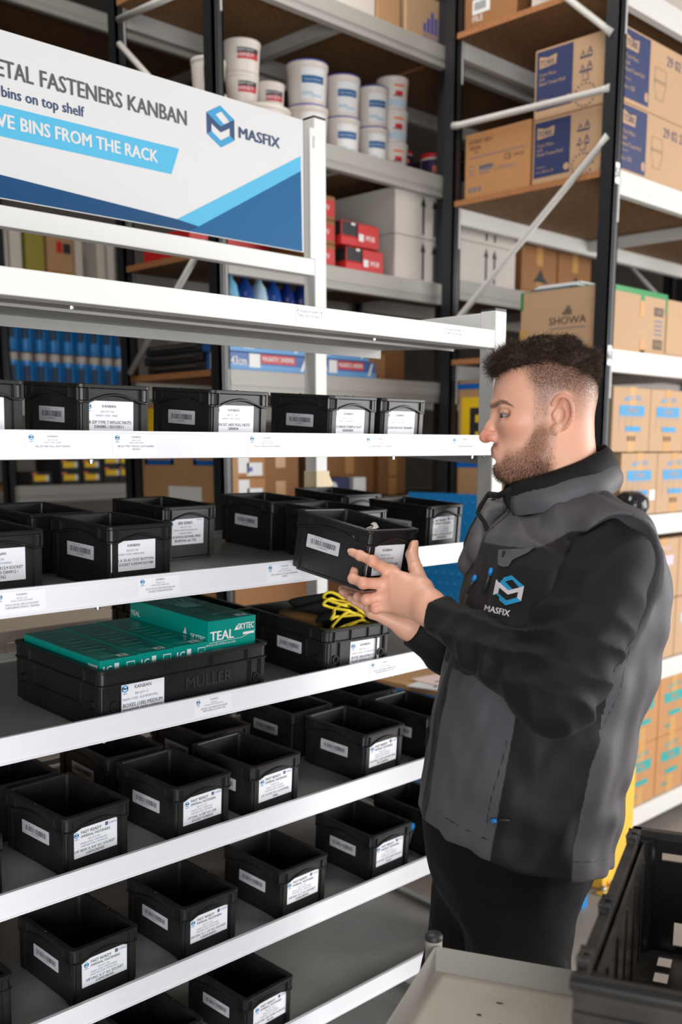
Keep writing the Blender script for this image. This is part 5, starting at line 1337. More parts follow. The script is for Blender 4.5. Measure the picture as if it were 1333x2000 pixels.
sl.add(folds(SHL, ELL_, .0075, 30, 5, .80, .40), (SHL + ELL_) / 2, .26, 0, 'd')
cut_n = (WL - ELL_) / np.linalg.norm(WL - ELL_); cut_p = WL - cut_n * .012
sl.add(lambda p: -((p - cut_p) @ cut_n), cut_p, .2, .0, 's')
sr = Sdf(); mr = ELR * .45 + WR * .55
sr.cone(SHR, ELR, .082, .064, 0); sr.cone(ELR, mr, .062, .052, .03); sr.cone(mr, WR + (ELR - WR) * .08, .052, .038, .012)
sr.add(folds(ELR, WR, .006, 16, 8, .3, .45), (ELR + WR) / 2, .24, 0, 'd')
cn = (WR - ELR) / np.linalg.norm(WR - ELR); cp_ = WR - cn * .01
sr.add(lambda p: -((p - cp_) @ cn), cp_, .2, .0, 's')
V1, F1 = surface_nets(sl, np.min([SHL, ELL_, WL], 0) - .14, np.max([SHL, ELL_, WL], 0) + .14, .0042)
V2, F2 = surface_nets(sr, np.min([SHR, ELR, WR], 0) - .14, np.max([SHR, ELR, WR], 0) + .14, .006)
shirt = np_object('fleece_shirt', np.concatenate([relax(V1, F1, 1), relax(V2, F2, 1)]), np.concatenate([F1, F2 + len(V1)]), [FLEECE], person)

# ------------------------------------------------------------------ softshell vest with colour panels
ve = Sdf()
ve.add(torso_fn(0), TC, .75)
NB = H(-.066, 0, -.192)
ve.cone(NB + BV * .035, SHL + BV * .016 + UZ * .040 - BU * .008, .060, .060, .05)
ve.cone(NB + BV * .05 + BU * .03 - UZ * .01, NB + BV * .05 + BU * .05 - UZ * .06, .05, .06, .04)
ve.cone(NB - BV * .04, SHR - BV * .01 + UZ * .02, .052, .06, .05)
ve.cone(SHL + UZ * .045 - BU * .044 - BV * .008, SHL - UZ * .060 - BU * .074 - BV * .015, .039, .036, .03)
ve.cone(SHL - UZ * .060 - BU * .074 - BV * .015, SHL - UZ * .19 - BU * .068 - BV * .028, .036, .036, .04)
# armholes
ax = (ELL_ - SHL) / np.linalg.norm(ELL_ - SHL)
ve.cone(SHL + BV * .050 - ax * .004, SHL + ax * .16 + BV * .085, .079, .082, .008, 's')
axr = (ELR - SHR) / np.linalg.norm(ELR - SHR)
ve.cone(SHR - BV * .04, SHR + axr * .16 - BV * .07, .084, .078, .012, 's')
HEMZ = A_(1.4784, -0.4966, 0.8591)[2]
def hem(p):
    u, v, a = torso_local(p); return p[:, 2] - (HEMZ + .20 * u + .004)
ve.add(lambda p: hem(p), TC - A_(0, 0, .3), .8, .006, 's')
def vest_folds(p):
    u, v, a = torso_local(p); th = np.arctan2(v, u); z = p[:, 2]
    return -.0035 * vnoise(np.stack([th * .45, z, th * 0 + 1], 1), 16, 4) - .002 * np.sin(z * 55 + 3 * th + 2 * vnoise(p, 10, 6)) * sm01(v, .0, .1) - .0025 * vnoise(p, 22, 9)
ve.add(vest_folds, TC, .9, 0, 'd')
V3, F3 = surface_nets(ve, A_(1.12, -.92, .78), A_(1.95, -.02, 1.56), .0042)
V3 = relax(V3, F3, 1)
u, v, a = torso_local(V3); th = np.degrees(np.arctan2(v / 1.38, u)); z = V3[:, 2]
ZY, ZL = A_(1.4181, -0.5211, 1.4062)[2], A_(1.3768, -0.4514, 1.1859)[2]
yoke = z - (ZY + .030 * sm01(th, 40, 75) - .05 * sm01(th, 100, 135) * 0) - .0 
yoke = np.where(np.abs(th) > 100, 1, yoke)                                  # the back is grey all the way up
low = np.minimum(ZL + .05 * sm01(np.abs(th), 20, 45) - z, np.minimum((th - 4) * .003, (52 - th) * .003))
lowr = np.minimum(ZL - z, np.minimum((-th - 4) * .003, (52 + th) * .003))
back = (np.abs(th) - 97 - 9 * sm01(z, 1.05, 1.2)) * .003
zipm = .0055 - np.abs(u * 0 + v)                                           # dark placket down the front
zipm = np.where(u > 0, zipm, -1)
seam = np.minimum.reduce([np.abs(low), np.abs(back), np.abs(yoke)])
hemd = np.abs(z - (HEMZ + .20 * u + .038))
grey = np.maximum.reduce([yoke, low, lowr, back]); grey = np.where((zipm > 0), -np.maximum(zipm, 0), grey)
pocket = np.where((th > 30) & (th < 75) & (v > 0) & (z < A_(1.4079, -0.5392, 1.0949)[2]) & (z > A_(1.4114, -0.5427, 0.9210)[2]), np.abs(th - 46.5 - 3 * sm01(z, .95, 1.1)) * .003, 1)
def vest_mat():
    m = bpy.data.materials.new('softshell_fabric'); m.use_nodes = True; nt = m.node_tree; b = nt.nodes['Principled BSDF']
    def thr(name, w=.0006):
        x = nt.nodes.new('ShaderNodeAttribute'); x.attribute_name = name
        r = nt.nodes.new('ShaderNodeMapRange'); r.inputs[1].default_value = -w; r.inputs[2].default_value = w; nt.links.new(x.outputs['Fac'], r.inputs[0]); return r.outputs[0]
    x = nt.nodes.new('ShaderNodeMix'); x.data_type = 'RGBA'; nt.links.new(thr('grey_panel'), x.inputs[0]); x.inputs[6].default_value = (.0085, .0082, .0085, 1); x.inputs[7].default_value = (*srgb(78, 76, 80), 1)
    y = nt.nodes.new('ShaderNodeMix'); y.data_type = 'RGBA'; nt.links.new(thr('stitch_line'), y.inputs[0]); nt.links.new(x.outputs[2], y.inputs[7]); y.inputs[6].default_value = (.010, .010, .011, 1)
    nt.links.new(y.outputs[2], b.inputs['Base Color']); b.inputs['Roughness'].default_value = .62; b.inputs['Specular IOR Level'].default_value = .3; b.inputs['Sheen Weight'].default_value = .03
    tc = nt.nodes.new('ShaderNodeTexCoord'); n = nt.nodes.new('ShaderNodeTexNoise'); n.inputs['Scale'].default_value = 1500; nt.links.new(tc.outputs['Object'], n.inputs['Vector'])
    bn = nt.nodes.new('ShaderNodeBump'); bn.inputs['Strength'].default_value = .12; bn.inputs['Distance'].default_value = .0006; nt.links.new(n.outputs['Fac'], bn.inputs['Height']); nt.links.new(bn.outputs[0], b.inputs['Normal'])
    return m
SOFT = vest_mat()
vest = np_object('softshell_vest', V3, F3, [SOFT], person, dict(grey_panel=grey, stitch_line=np.minimum(seam, np.minimum(hemd, pocket)) - .0011))

# projection helper onto the vest's left chest
from mathutils.bvhtree import BVHTree
bvh = BVHTree.FromPolygons([Vector(x) for x in V3], [tuple(int(i) for i in f) for f in F3])
def on_vest(P, D): 
    h = bvh.ray_cast(Vector(P), Vector(D)); return h[0], h[1]
# stand-up collar: grey outer wall with a black fleece lining, open at the throat
def collar_surf(name, top, bot, thick, m, parent, gap0, gap1, flare=0.0):
    """top/bot: (front point, back point, half width); swept from the right lapel round the nape to the left lapel"""
    n, k = 44, 7; V = []
    for side in (0, 1):
        for i in range(n + 1):
            t = i / n; ang = gap0 + (gap1 - gap0) * t            # 0 = front, grows over the left side to the back
            for j in range(k + 1):
                s = j / k; P = []
                for (fr, bk, w) in (bot, top):
                    c = (fr + bk) / 2; ax_ = (fr - bk) / 2
                    P.append(c + ax_ * cos(ang) + BV * (w * sin(ang)))
                p = P[0] * (1 - s) + P[1] * s
                out = BU * cos(ang) + BV * sin(ang)
                p = p + out * (.010 * sin(pi * s) + flare * s * s * max(0, cos(ang))) + out * .002 * sin(7 * ang + 3 * s)
                edge = .0035 if j == k else 0
                V.append(p + out * (thick * (1 if side == 0 else 0) * (1 - .5 * (j == k))))
    Fs = []; M_ = (n + 1) * (k + 1)
    ix = lambda sd, i, j: sd * M_ + i * (k + 1) + j
    for i in range(n):
        for j in range(k):
            Fs.append((ix(0, i, j), ix(0, i + 1, j), ix(0, i + 1, j + 1), ix(0, i, j + 1))); Fs.append((ix(1, i, j), ix(1, i, j + 1), ix(1, i + 1, j + 1), ix(1, i + 1, j)))
        Fs.append((ix(0, i, k), ix(0, i + 1, k), ix(1, i + 1, k), ix(1, i, k)))
    for j in range(k):
        Fs.append((ix(0, 0, j), ix(0, 0, j + 1), ix(1, 0, j + 1), ix(1, 0, j))); Fs.append((ix(0, n, j), ix(1, n, j), ix(1, n, j + 1), ix(0, n, j + 1)))
    return np_object(name, np.array(V), np.array(Fs), [m], parent)
GREYF = mat('grey_softshell', srgb(78, 76, 80), .62, bump=.12, bscale=1500)
cb = (A_(1.5146, -0.4480, 1.4528), A_(1.6581, -0.5635, 1.5002), .088)
ct = (A_(1.5174, -0.4508, 1.5048), A_(1.6501, -0.5555, 1.5486), .078)
col = collar_surf('collar', ct, cb, .005, GREYF, vest, radians(14), radians(338), 0)
ct2 = (A_(1.5160, -0.4493, 1.5119), A_(1.6442, -0.5495, 1.5754), .071); cb2 = (A_(1.5177, -0.4511, 1.4582), A_(1.6505, -0.5559, 1.5155), .077)
collar_surf('fleece_collar', ct2, cb2, .005, FLEECE, shirt, radians(4), radians(352), 0)
# right-hand lapel and zip flap falling open at the throat
fl2 = Sdf()
fl2.cone(A_(1.5357, -0.3841, 1.4434), A_(1.4985, -0.4035, 1.3884), .020, .030, .01)
fl2.cone(A_(1.5561, -0.3622, 1.4669), A_(1.5553, -0.4038, 1.4546), .010, .016, .02)
fl2.cone(A_(1.5263, -0.3748, 1.4080), A_(1.5151, -0.3635, 1.3609), .022, .026, .02)
Vf, Ff = surface_nets(fl2, A_(1.5295, -0.3780, 1.4173) - .16, A_(1.5295, -0.3780, 1.4173) + .16, .004)
np_object('lapel', relax(Vf, Ff, 2), Ff, [GREYF], vest)
tr = MB(); tr.tube([A_(1.5209, -0.3906, 1.4849), A_(1.5041, -0.3879, 1.4653), A_(1.4976, -0.3885, 1.4546), A_(1.4909, -0.4101, 1.4377), A_(1.4857, -0.4260, 1.4135), A_(1.4801, -0.4275, 1.3913)], .0042, FLEECE, 8); tr.tube([A_(1.4985, -0.4601, 1.4993), A_(1.5155, -0.4206, 1.4860), A_(1.5228, -0.3925, 1.4868)], .006, FLEECE, 8)
tr.build('zip_edge', vest, smooth=True)

# chest emblem embroidered on the left breast
THREAD_B = mat('blue_thread', srgb(28, 142, 190), .6, bump=.6, bscale=900); THREAD_W = mat('white_thread', srgb(208, 200, 206), .7, bump=.6, bscale=900)
em = MB(); put_logo(em, 0, 0, 1.0, None, 0, (THREAD_B, THREAD_B, THREAD_W, FLEECE), None)
put_text(em, 'MASFIX', -.22, -.83, .20, THREAD_W, bold=.04, y=0, width=.80)
oc = A_(1.3747, -0.5485, 1.3418); oh, ov = A_(1.3818, -0.5556, 1.3393) - A_(1.3664, -0.5402, 1.3444), A_(1.3772, -0.5510, 1.3644) - A_(1.3711, -0.5448, 1.3158)
ov = -(-ov / np.linalg.norm(ov)); oh = oh / np.linalg.norm(oh); sc_ = .0500
W_ = []
for x, y, z in em.V:
    tgt = oc + oh * (x * sc_ * 1.05) + ov * (z * sc_); d = tgt - camw; d /= np.linalg.norm(d); h, n_ = on_vest(tgt - d * .15, d)
    W_.append(Vector(tgt) if h is None else h - Vector(d) * .0012)
em.V = [tuple(x) for x in W_]
em.build('chest_emblem', vest)
# chest pocket flap lying over the seam
FLAP = [A_(1.3699, -0.5295, 1.4076), A_(1.3840, -0.5436, 1.4084), A_(1.3992, -0.5589, 1.4092), A_(1.4132, -0.5729, 1.4133), A_(1.4029, -0.5626, 1.4017), A_(1.3925, -0.5521, 1.3950), A_(1.3867, -0.5463, 1.3909), A_(1.3816, -0.5412, 1.3800), A_(1.3751, -0.5347, 1.3792), A_(1.3698, -0.5293, 1.3825), A_(1.3695, -0.5291, 1.3951)]
fp = []
for q in FLAP:
    d = q - camw; d /= np.linalg.norm(d); h, n_ = on_vest(q - d * .3, d); fp.append((Vector(q) if h is None else h) - Vector(d) * .003)
c_ = sum(fp, Vector()) / len(fp); n = len(fp); dv = Vector(c_ - Vector(camw)).normalized()
MB().add([c_ - dv * .002] + fp + [p + dv * .006 for p in fp], [(0, i + 1, (i + 1) % n + 1) for i in range(n)] + [(i + 1, n + i + 1, n + (i + 1) % n + 1, (i + 1) % n + 1) for i in range(n)], GREYF).build('pocket_flap', vest)
def puller(a, b, name):
    m_ = MB(); m_.tube([a, (a + b) / 2 + A_(0, 0, .001), b], [.0022, .0026, .002], mat('zip_cord', (.02, .02, .022), .5), 8)
    o = m_.build(name, vest, smooth=True)
    q = MB(); d = (b - a) / np.linalg.norm(b - a); q.tube([a - d * .012, a - d * .006, a + d * .001], [.003, .0045, .003], mat('zip_blue', srgb(20, 120, 190), .4), 8); q.build('zip_slider', o, smooth=True)
def vp(q, lift=.004):
    d = q - camw; d /= np.linalg.norm(d); h, n_ = on_vest(q - d * .3, d); return q if h is None else A_(*h) - d * lift
puller(vp(A_(1.3768, -0.5081, 1.3642)), vp(A_(1.3702, -0.5014, 1.3335)), 'chest_zip')
puller(vp(A_(1.3978, -0.4583, 1.3477)), vp(A_(1.3907, -0.4512, 1.3266)), 'main_zip')
puller(vp(A_(1.3660, -0.3556, 0.8831)), A_(1.3622, -0.3518, 0.8554), 'hem_zip')
puller(vp(A_(1.3929, -0.5243, 0.9368)), vp(A_(1.4092, -0.5405, 0.9377)), 'pocket_zip')

# ------------------------------------------------------------------ trousers and shoes
TROU = mat('black_work_cotton', (.0075, .0072, .007), .85, sheen=.02, bump=.3, bscale=900, spec=.15)
ts = Sdf()
ts.ell((HIPL + HIPR) / 2 + A_(0, 0, .10) - BU * .02, (.172, .172, .24), None, 0)
ts.add(lambda p: HIPL[2] + .13 - p[:, 2], HIPL, 1, .01, 's')
for hp, kn_, an in ((HIPL, KNL, ANL), (HIPR, KNR, ANR)):
    ts.cone(hp - UZ * .03, kn_, .106, .088, .05); ts.cone(kn_, an, .088, .066, .03)
    ts.add(folds(hp, an, .005, 30, 3, .5, .6), (hp + an) / 2, .6, 0, 'd')
pk = HIPL - UZ * .20 - BU * .0 + BV * .085
ts.ell(pk, (.075, .02, .085), np.stack([BU, BV, UZ], 1), .012)
ts.add(lambda p: p[:, 2] - .07, HIPL * A_(1, 1, 0), 2, .0, 's')
V4, F4 = surface_nets(ts, A_(1.15, -.82, .0), A_(1.85, -.05, .98), .0065)
np_object('trousers', relax(V4, F4, 2), F4, [TROU], person)
sh_ = mat('black_shoe_leather', (.012, .011, .011), .4)
for an in (ANL, ANR):
    ss = Sdf(); g = an * A_(1, 1, 0)
    ss.cone(g + UZ * .045 - BU * .05, g + UZ * .035 + BU * .16, .042, .036, 0); ss.cone(g + UZ * .05, an + UZ * .02, .045, .05, .03)
    ss.add(lambda p: p[:, 2] - .002, g, 1, .004, 's')
    ss.items[-1] = (lambda p: p[:, 2] - .001, g, 1.0, .003, 's')
    V5, F5 = surface_nets(ss, g - A_(.24, .24, .03), g + A_(.24, .24, .2), .007)
    V5[:, 2] = np.maximum(V5[:, 2], .001)
    np_object('shoe', relax(V5, F5, 1), F5, [sh_], person)
# ------------------------------------------------------------------ the held bin with a few screws in it
hb = bpy.data.objects.new('storage_bin', SMALLC); COL.objects.link(hb)
RH = Matrix.Rotation(.052, 4, 'Z') @ Matrix.Rotation(.034, 4, 'Y') @ Matrix.Rotation(.169, 4, 'X')
HB = Matrix.Translation((1.459, -.127, 1.434)) @ RH @ Matrix.Translation((0, 0, -.118))
hb.matrix_world = HB
tag(hb, 'black bin held in both hands by the man, tilted in front of the rack', 'bin')
card_label(hb, 'K', kb('200', 'A4SS12080', 'M12 X 80 A4 ST/ST HEX', 'SETSCREWS DIN933'), .15, .2, x0=-.066, w=.104, h=.058, z0=.03)
stick_barcode(hb, .15, .2, y=.02, z=.064)
for i, (x, y, z, a, b) in enumerate(((-.045, -.062, .108, 1.2, .5), (-.02, -.03, .075, .4, .2), (.02, .0, .06, 2.2, .1), (-.03, .04, .058, 2.9, .15), (.03, -.05, .07, 1.7, .2))):
    m_ = MB(); st = mat('stainless_steel', (.62, .6, .56), .28, metal=1)
    m_.lathe([(0, 0), (.0055, 0), (.0055, .045), (.0058, .045)], st, 10)
    o = m_.build('hex_screw'); h = MB(); h.lathe([(0, .045), (.0095, .045), (.0095, .053), (.008, .0545), (0, .0545)], st, 6); h.build('hex_head', o)
    o.matrix_world = HB @ Matrix.Translation((x, y, z)) @ Matrix.Rotation(a, 4, 'Z') @ Matrix.Rotation(radians(90) - b, 4, 'X') @ Matrix.Translation((0, 0, -.03))
    tag(o, 'stainless hex screw in the held bin, ' + ('its head at the near rim corner', 'second nearest the man', 'in the middle of the pile', 'farthest from the man', 'beside the front wall')[i], 'screw', 'screws in the held bin')

# ------------------------------------------------------------------ fourth shelf: large glove containers
def row_D(mesh, x, y, th, label):
    o = bpy.data.objects.new('storage_container', mesh); COL.objects.link(o)
    M_ = Matrix.Translation((x, y, ZS['D'] + TILT * y + .001)) @ Matrix.Rotation(radians(3.9), 4, 'X') @ Matrix.Rotation(th, 4, 'Z')
    o.matrix_world = M_; tag(o, label, 'container'); return o, M_
big = bin_mesh(.4, .3, .118, 'large_container', BLK, True)
mid = bin_mesh(.2, .3, .118, 'medium_container', BLK, True)
tb_, TM = row_D(big, 1.147, .169, .020, 'large black container holding teal glove boxes on the fourth shelf')
card_label(tb_, 'K', kb('5', 'GLOVEPFNMTEAL', 'BOXES (100) MEDIUM', 'POWDER FREE NITRILE', 'GLOVES TEAL'), .4, .3, w=.096, h=.074, x0=-.153, z0=.016)
e_ = MB(); T = Matrix.Translation((.04, -.15 + .0062, .035)); EMB = mat('embossed_black_plastic', (.028, .028, .029), .4)
put_text(e_, 'MULLER', .01, .018, .022, EMB, T, bold=.03, y=-.001); put_text(e_, 'PACKAGING', .02, .004, .008, EMB, T, y=-.001); m7 = MB(); put_text(m7, '7/12', -.09, .058, .010, EMB, T, y=.0004); m7.build('size_mark', tb_)
e_.build('embossed_mark', tb_)
gl_, GM = row_D(mid, 1.625, .175, -.055, 'black container with yellow-cuffed work gloves in it on the fourth shelf')
card_label(gl_, 'K', kb('10', 'GLOVENFGR10', 'SKYTEC ARIA NITRILE FOAM', 'GLOVE GREY/BLACK SIZE 10', '(4.1.2.1.X)'), .2, .3, w=.088, h=.062, x0=-.022, z0=.02)
stick_barcode(gl_, .2, .3, y=-.02, z=.06)
row_D(mid, 1.44, .445, .0, 'black container behind the teal glove boxes, only its rim in view')

TEAL = mat('teal_gloss_card', srgb(0, 138, 126), .28); TEALD = mat('teal_dark_print', srgb(0, 108, 102), .3); TEALL = mat('teal_light_print', srgb(120, 198, 188), .35)
def glove_box(x, y, z, w, d, h, rz, label, flat):
    o = MB().box((-w / 2, -d / 2, 0), (w / 2, d / 2, h), TEAL).build('glove_box', bevel=.0015)
    o.matrix_world = TM @ Matrix.Translation((x, y, z)) @ Matrix.Rotation(rz, 4, 'Z'); tag(o, label, 'box', 'teal glove boxes')
    p = MB(); Tt = Matrix.Translation((0, 0, h)) @ Matrix.Rotation(radians(-90), 4, 'X')      # text lying on the top, read from the front
    Tf = Matrix.Translation((0, -d / 2, 0)); Ts = Matrix.Translation((-w / 2, 0, 0)) @ Matrix.Rotation(radians(-90), 4, 'Z')
    K = lambda T_, **k: dict(T=T_, y=-.0008, **k)
    if flat:
        put_poly(p, [(w * .0, -d * .48), (w * .46, -d * .3), (w * .46, d * .2), (w * .1, d * .05)], TEALD, Tt, -.0004)
        # printed hands
        for fx, fy, fl, fa in ((-.018, .035, .045, 1.9), (-.008, .042, .05, 1.7), (.003, .042, .05, 1.5), (.013, .036, .045, 1.3), (.03, .012, .035, .5)):
            put_poly(p, [(fx - .0045, fy), (fx + .0045, fy), (fx + .0045 + fl * cos(fa), fy + fl * sin(fa) * .8), (fx - .0045 + fl * cos(fa), fy + fl * sin(fa) * .8)], TEALL, Tt, -.0007)
        put_poly(p, [(-.022, -.005), (.026, -.005), (.022, .042), (-.022, .04)], TEALL, Tt, -.0007)
        put_text(p, 'TEAL', -w * .05, d * .38, .018, TEALL, bold=.03, **K(Tt)); put_text(p, 'SKYTEC', w * .18, -d * .34, .012, TEALL, bold=.03, **K(Tt))
        put_poly(p, [(-w * .14, -d * .34), (-w * .02, -d * .34), (-w * .06, -d * .30)], TEALL, Tt, -.0008)
        R4(p, w * .17, w * .38, -d * .47, -d * .41, WHITE, Tt, -.0008); put_text(p, 'M', w * .275, -d * .46, .009, TEAL, bold=.04, **K(Tt, ) | dict(y=-.0012))
        for k in range(4): put_poly(p, [(-w * .3 + .018 * k, -d * .22), (-w * .3 + .018 * k + .012, -d * .22), (-w * .3 + .018 * k + .012, -d * .18), (-w * .3 + .018 * k, -d * .18)], TEALD, Tt, -.0006)
        put_text(p, 'TEAL', -w * .22, h * .52, .018, WHITE, bold=.05, **K(Tf)); put_text(p, 'SINGLE USE NITRILE GLOVES', -w * .24, h * .40, .004, WHITE, **K(Tf))
        put_text(p, 'SKYTEC', w * .28, h * .70, .012, WHITE, bold=.04, wmax=w * .34, **K(Tf)); put_poly(p, [(w * .03, h * .70), (w * .12, h * .70), (w * .09, h * .82)], WHITE, Tf, -.0008)
        put_poly(p, [(-w * .48, h * .47), (w * .2, h * .49), (w * .48, h * .62), (w * .48, h * .635), (w * .2, h * .50), (-w * .48, h * .48)], WHITE, Tf, -.0006)
        R4(p, w * .22, w * .46, h * .56, h * .62, WHITE, Tf, -.0008); R4(p, -w * .42, -w * .2, h * .05, h * .3, WHITE, Tf, -.0006)
        for k in range(10): R4(p, -w * .40 + .0026 * k, -w * .40 + .0026 * k + .0013, h * .1, h * .28, INK, Tf, -.001)
        put_text(p, 'TEAL', -d * .42, h * .62, .010, WHITE, bold=.04, **K(Ts)); put_text(p, 'SKYTEC', d * .38, h * .50, .009, WHITE, bold=.04, **K(Ts)); put_poly(p, [(d * .20, h * .55), (d * .245, h * .55), (d * .23, h * .72)], WHITE, Ts, -.0008)
    else:
        # standing on edge: the small side panel shows on top
        Tq = Tt @ Matrix.Rotation(radians(90), 4, 'Y')
        put_text(p, 'SKYTEC', w * .1, d * .37, .011, TEALL, bold=.03, **K(Tt)); put_text(p, 'NITRILE', 0, d * .28, .007, TEALL, **K(Tt))
        put_poly(p, [(-w * .30, d * .33), (-w * .18, d * .33), (-w * .26, d * .37)], TEALL, Tt, -.0006)
        for k in range(5):
            yy = d * (.12 - .09 * k); put_poly(p, [(-w * .32, yy), (-w * .32 + .05 - .006 * (k % 3), yy), (-w * .32 + .05 - .006 * (k % 3), yy + .005), (-w * .32, yy + .005)], TEALL, Tt, -.0006)
        put_poly(p, [(w * .1, -d * .42), (w * .3, -d * .36), (w * .28, -d * .1), (w * .08, d * .0)], TEALD, Tt, -.0005)
        put_text(p, 'TEAL', -w * .12, -d * .44, .010, TEALL, bold=.03, **K(Tt)); R4(p, w * .05, w * .32, -d * .475, -d * .415, WHITE, Tt, -.0008); put_text(p, 'M', w * .18, -d * .465, .008, TEAL, T=Tt, bold=.04, y=-.0012)
        for k, t_ in ((-.38, 'L'), (-.28, 'C')): put_text(p, t_, w * k, h - .024, .013, WHITE, bold=.05, **K(Tf))
        R4(p, -w * .14, -w * .02, h - .026, h - .008, WHITE, Tf, -.0006); put_poly(p, [(w * .18, h - .03), (w * .4, h - .03), (w * .4, h - .009), (w * .18, h - .009)], WHITE, Tf, -.0006); put_poly(p, [(w * .195, h - .029), (w * .385, h - .029), (w * .385, h - .0105), (w * .195, h - .0105)], TEAL, Tf, -.0009); put_text(p, 'o', w * .29, h - .025, .012, WHITE, T=Tf, y=-.0012)
        put_text(p, '1000L', .0, h - .02, .010, WHITE, bold=.04, **K(Matrix.Translation((-w / 2, -d * .42, 0)) @ Matrix.Rotation(radians(-90), 4, 'Z')))
    p.build('print', o)
    return o
for i in range(3):
    glove_box(-.143 + .0813 * i, .004, .007, .081, .262, .124 + .0012 * i, .0, 'teal glove box standing on edge in the large container, %s from the left' % ('first', 'second', 'third')[i], False)
glove_box(.1218, .004, .090, .121, .262, .082, -.01, 'teal glove box lying flat and highest at the right of the container', True)
glove_box(.1218, .004, .007, .121, .262, .0822, 0, 'lower teal glove box hidden under the flat one', True)

# folded work gloves with yellow cuff rims
GLK = mat('black_knit_glove', (.013, .013, .014), .85, bump=.5, bscale=700); YRIM = mat('yellow_cuff_rim', srgb(226, 200, 40), .7, bump=.4, bscale=500); TAN = mat('tan_glove_palm', srgb(120, 88, 46), .7)
def work_glove(k, x, y, z, lean, yaw, w, lab):
    m_ = MB(); n = 22; V = []; L_ = .15
    prof = [(0, 1.0), (.2, 1.02), (.5, 1.0), (.8, .95), (1.0, .7), (1.06, .2)]
    wav = lambda a: .007 * sin(3 * a + k) + .004 * sin(5 * a + 2 * k)
    for t, s in prof:
        for i in range(n):
            a = 2 * pi * i / n; V.append((w / 2 * s * cos(a), t * L_ + wav(a) * (1 - t), (.0115 * s + .003 * sin(4 * a + k)) * sin(a) + .012 * sin(2.2 * cos(a) + k) * (1 - .4 * t)))
    Fs = [(q * n + i, q * n + (i + 1) % n, (q + 1) * n + (i + 1) % n, (q + 1) * n + i) for q in range(len(prof) - 1) for i in range(n)] + [tuple((len(prof) - 1) * n + i for i in range(n))]
    o = m_.add(V, Fs, GLK).build('work_glove', smooth=True)
    MB().tube([Vector(v) + Vector((0, -.001, 0)) for v in V[:n]], .0034, YRIM, 8, closed=True).build('cuff_rim', o, smooth=True)
    o.matrix_world = GM @ Matrix.Translation((x, y, z)) @ Matrix.Rotation(yaw, 4, 'Z') @ Matrix.Rotation(lean, 4, 'X')
    tag(o, 'black work glove with wavy yellow cuff rim, %s in the glove container' % lab, 'glove', 'work gloves with yellow rims')
for k, (x, y, z, lean, lab) in enumerate(((.028, -.088, .092, -.35, 'lowest at the front'), (.022, -.084, .108, -.38, 'second from the bottom'), (.028, -.076, .126, -.36, 'third from the bottom'), (.02, -.066, .144, -.30, 'fourth from the bottom'), (.03, -.058, .160, -.25, 'topmost'))):
    work_glove(k, x, y, z, lean, -.05 + .07 * (k % 3), .116 - .008 * (k % 2), lab)
tn = MB(); tn.lathe([(0, -.03), (.04, -.025), (.055, 0), (.04, .03), (0, .034)], TAN, 14, Matrix.Scale(1.3, 4, (0, 1, 0)))
o = tn.build('work_glove', smooth=True); o.matrix_world = GM @ Matrix.Translation((-.035, .02, .088)); tag(o, 'tan palm of a folded glove deep in the glove container', 'glove')
for ch in ():
    pass

# ------------------------------------------------------------------ beige panels, workbench and guard behind the rack
BEI = mat('beige_steel_cabinet', srgb(150, 138, 124), .6, noise=.08, nscale=3)
def cab(a, b, label):
    o = MB().box(a, b, BEI).build('steel_cabinet', bevel=.004); tag(o, label, 'cabinet')
    d = MB(); d.box((a[0] + .02, a[1] - .004, a[2] + .03), ((a[0] + b[0]) / 2 - .002, a[1], b[2] - .03), BEI); d.build('door', o, bevel=.002)
    d = MB(); d.box(((a[0] + b[0]) / 2 + .002, a[1] - .004, a[2] + .03), (b[0] - .02, a[1], b[2] - .03), BEI); d.build('door', o, bevel=.002)
    return o
cab((1.13, .74, 0), (1.55, 1.05, 1.145), 'tall beige steel cabinet seen between the teal boxes and the shelf above')
cab((.45, .74, 0), (1.11, 1.05, .72), 'wide beige steel cabinet behind the lower left shelves')
cab((1.57, .74, 0), (2.14, 1.05, .66), 'low beige steel cabinet behind the lower right shelves')
carton('floor_carton', (.62, .75, .7215), (1.09, 1.05, 1.2), KRAFT4, 'brown carton at the left picture edge beside the large container')
carton('floor_carton', (1.75, 1.23, .852), (2.17, 1.6, 1.22), KRAFT3, 'orange-brown carton seen under the third shelf left of the rear post').location.x = .46
carton('floor_carton', (2.66, 1.23, .852), (3.1, 1.6, 1.22), KRAFT4, 'brown carton low behind the rear white post')
BB_ = mat('blue_bench_paint', srgb(0, 124, 196), .45)
bench = tag(empty('workbench', (2.7, .6, 0)), 'blue workbench with perforated back panel beside the rack end', 'workbench'); bench.location = (0, 0, 0)
b_ = MB(); b_.box((2.46, .22, .757), (2.47, 1.08, .797), BB_); b_.box((2.47, .22, .757), (3.0, .235, .797), BB_); b_.build('bench_frame', bench)
b_ = MB(); b_.box((2.465, .22, .797), (3.0, 1.08, .815), mat('bench_top_board', srgb(186, 146, 100), .6, noise=.1, nscale=12)); b_.build('bench_top', bench, bevel=.002)
for x in (2.49, 2.95):
    for y in (.24, 1.02): MB().box((x, y, 0), (x + .04, y + .04, .757), BB_).build('leg', bench, bevel=.002)
pb = MB(); pb.box((2.995, .22, .815), (3.0, 1.09, 1.405), BB_)
for i in range(22):
    for j in range(15):
        y, z = .25 + .038 * i + .019 * (j % 2), .84 + .038 * j
        pb.lathe([(.0075, 0), (.006, .002), (0, .0028)], BB_, 8, Matrix.Translation((2.995, y, z)) @ Matrix.Rotation(radians(-90), 4, 'Y'))
pb.build('perforated_panel', bench)
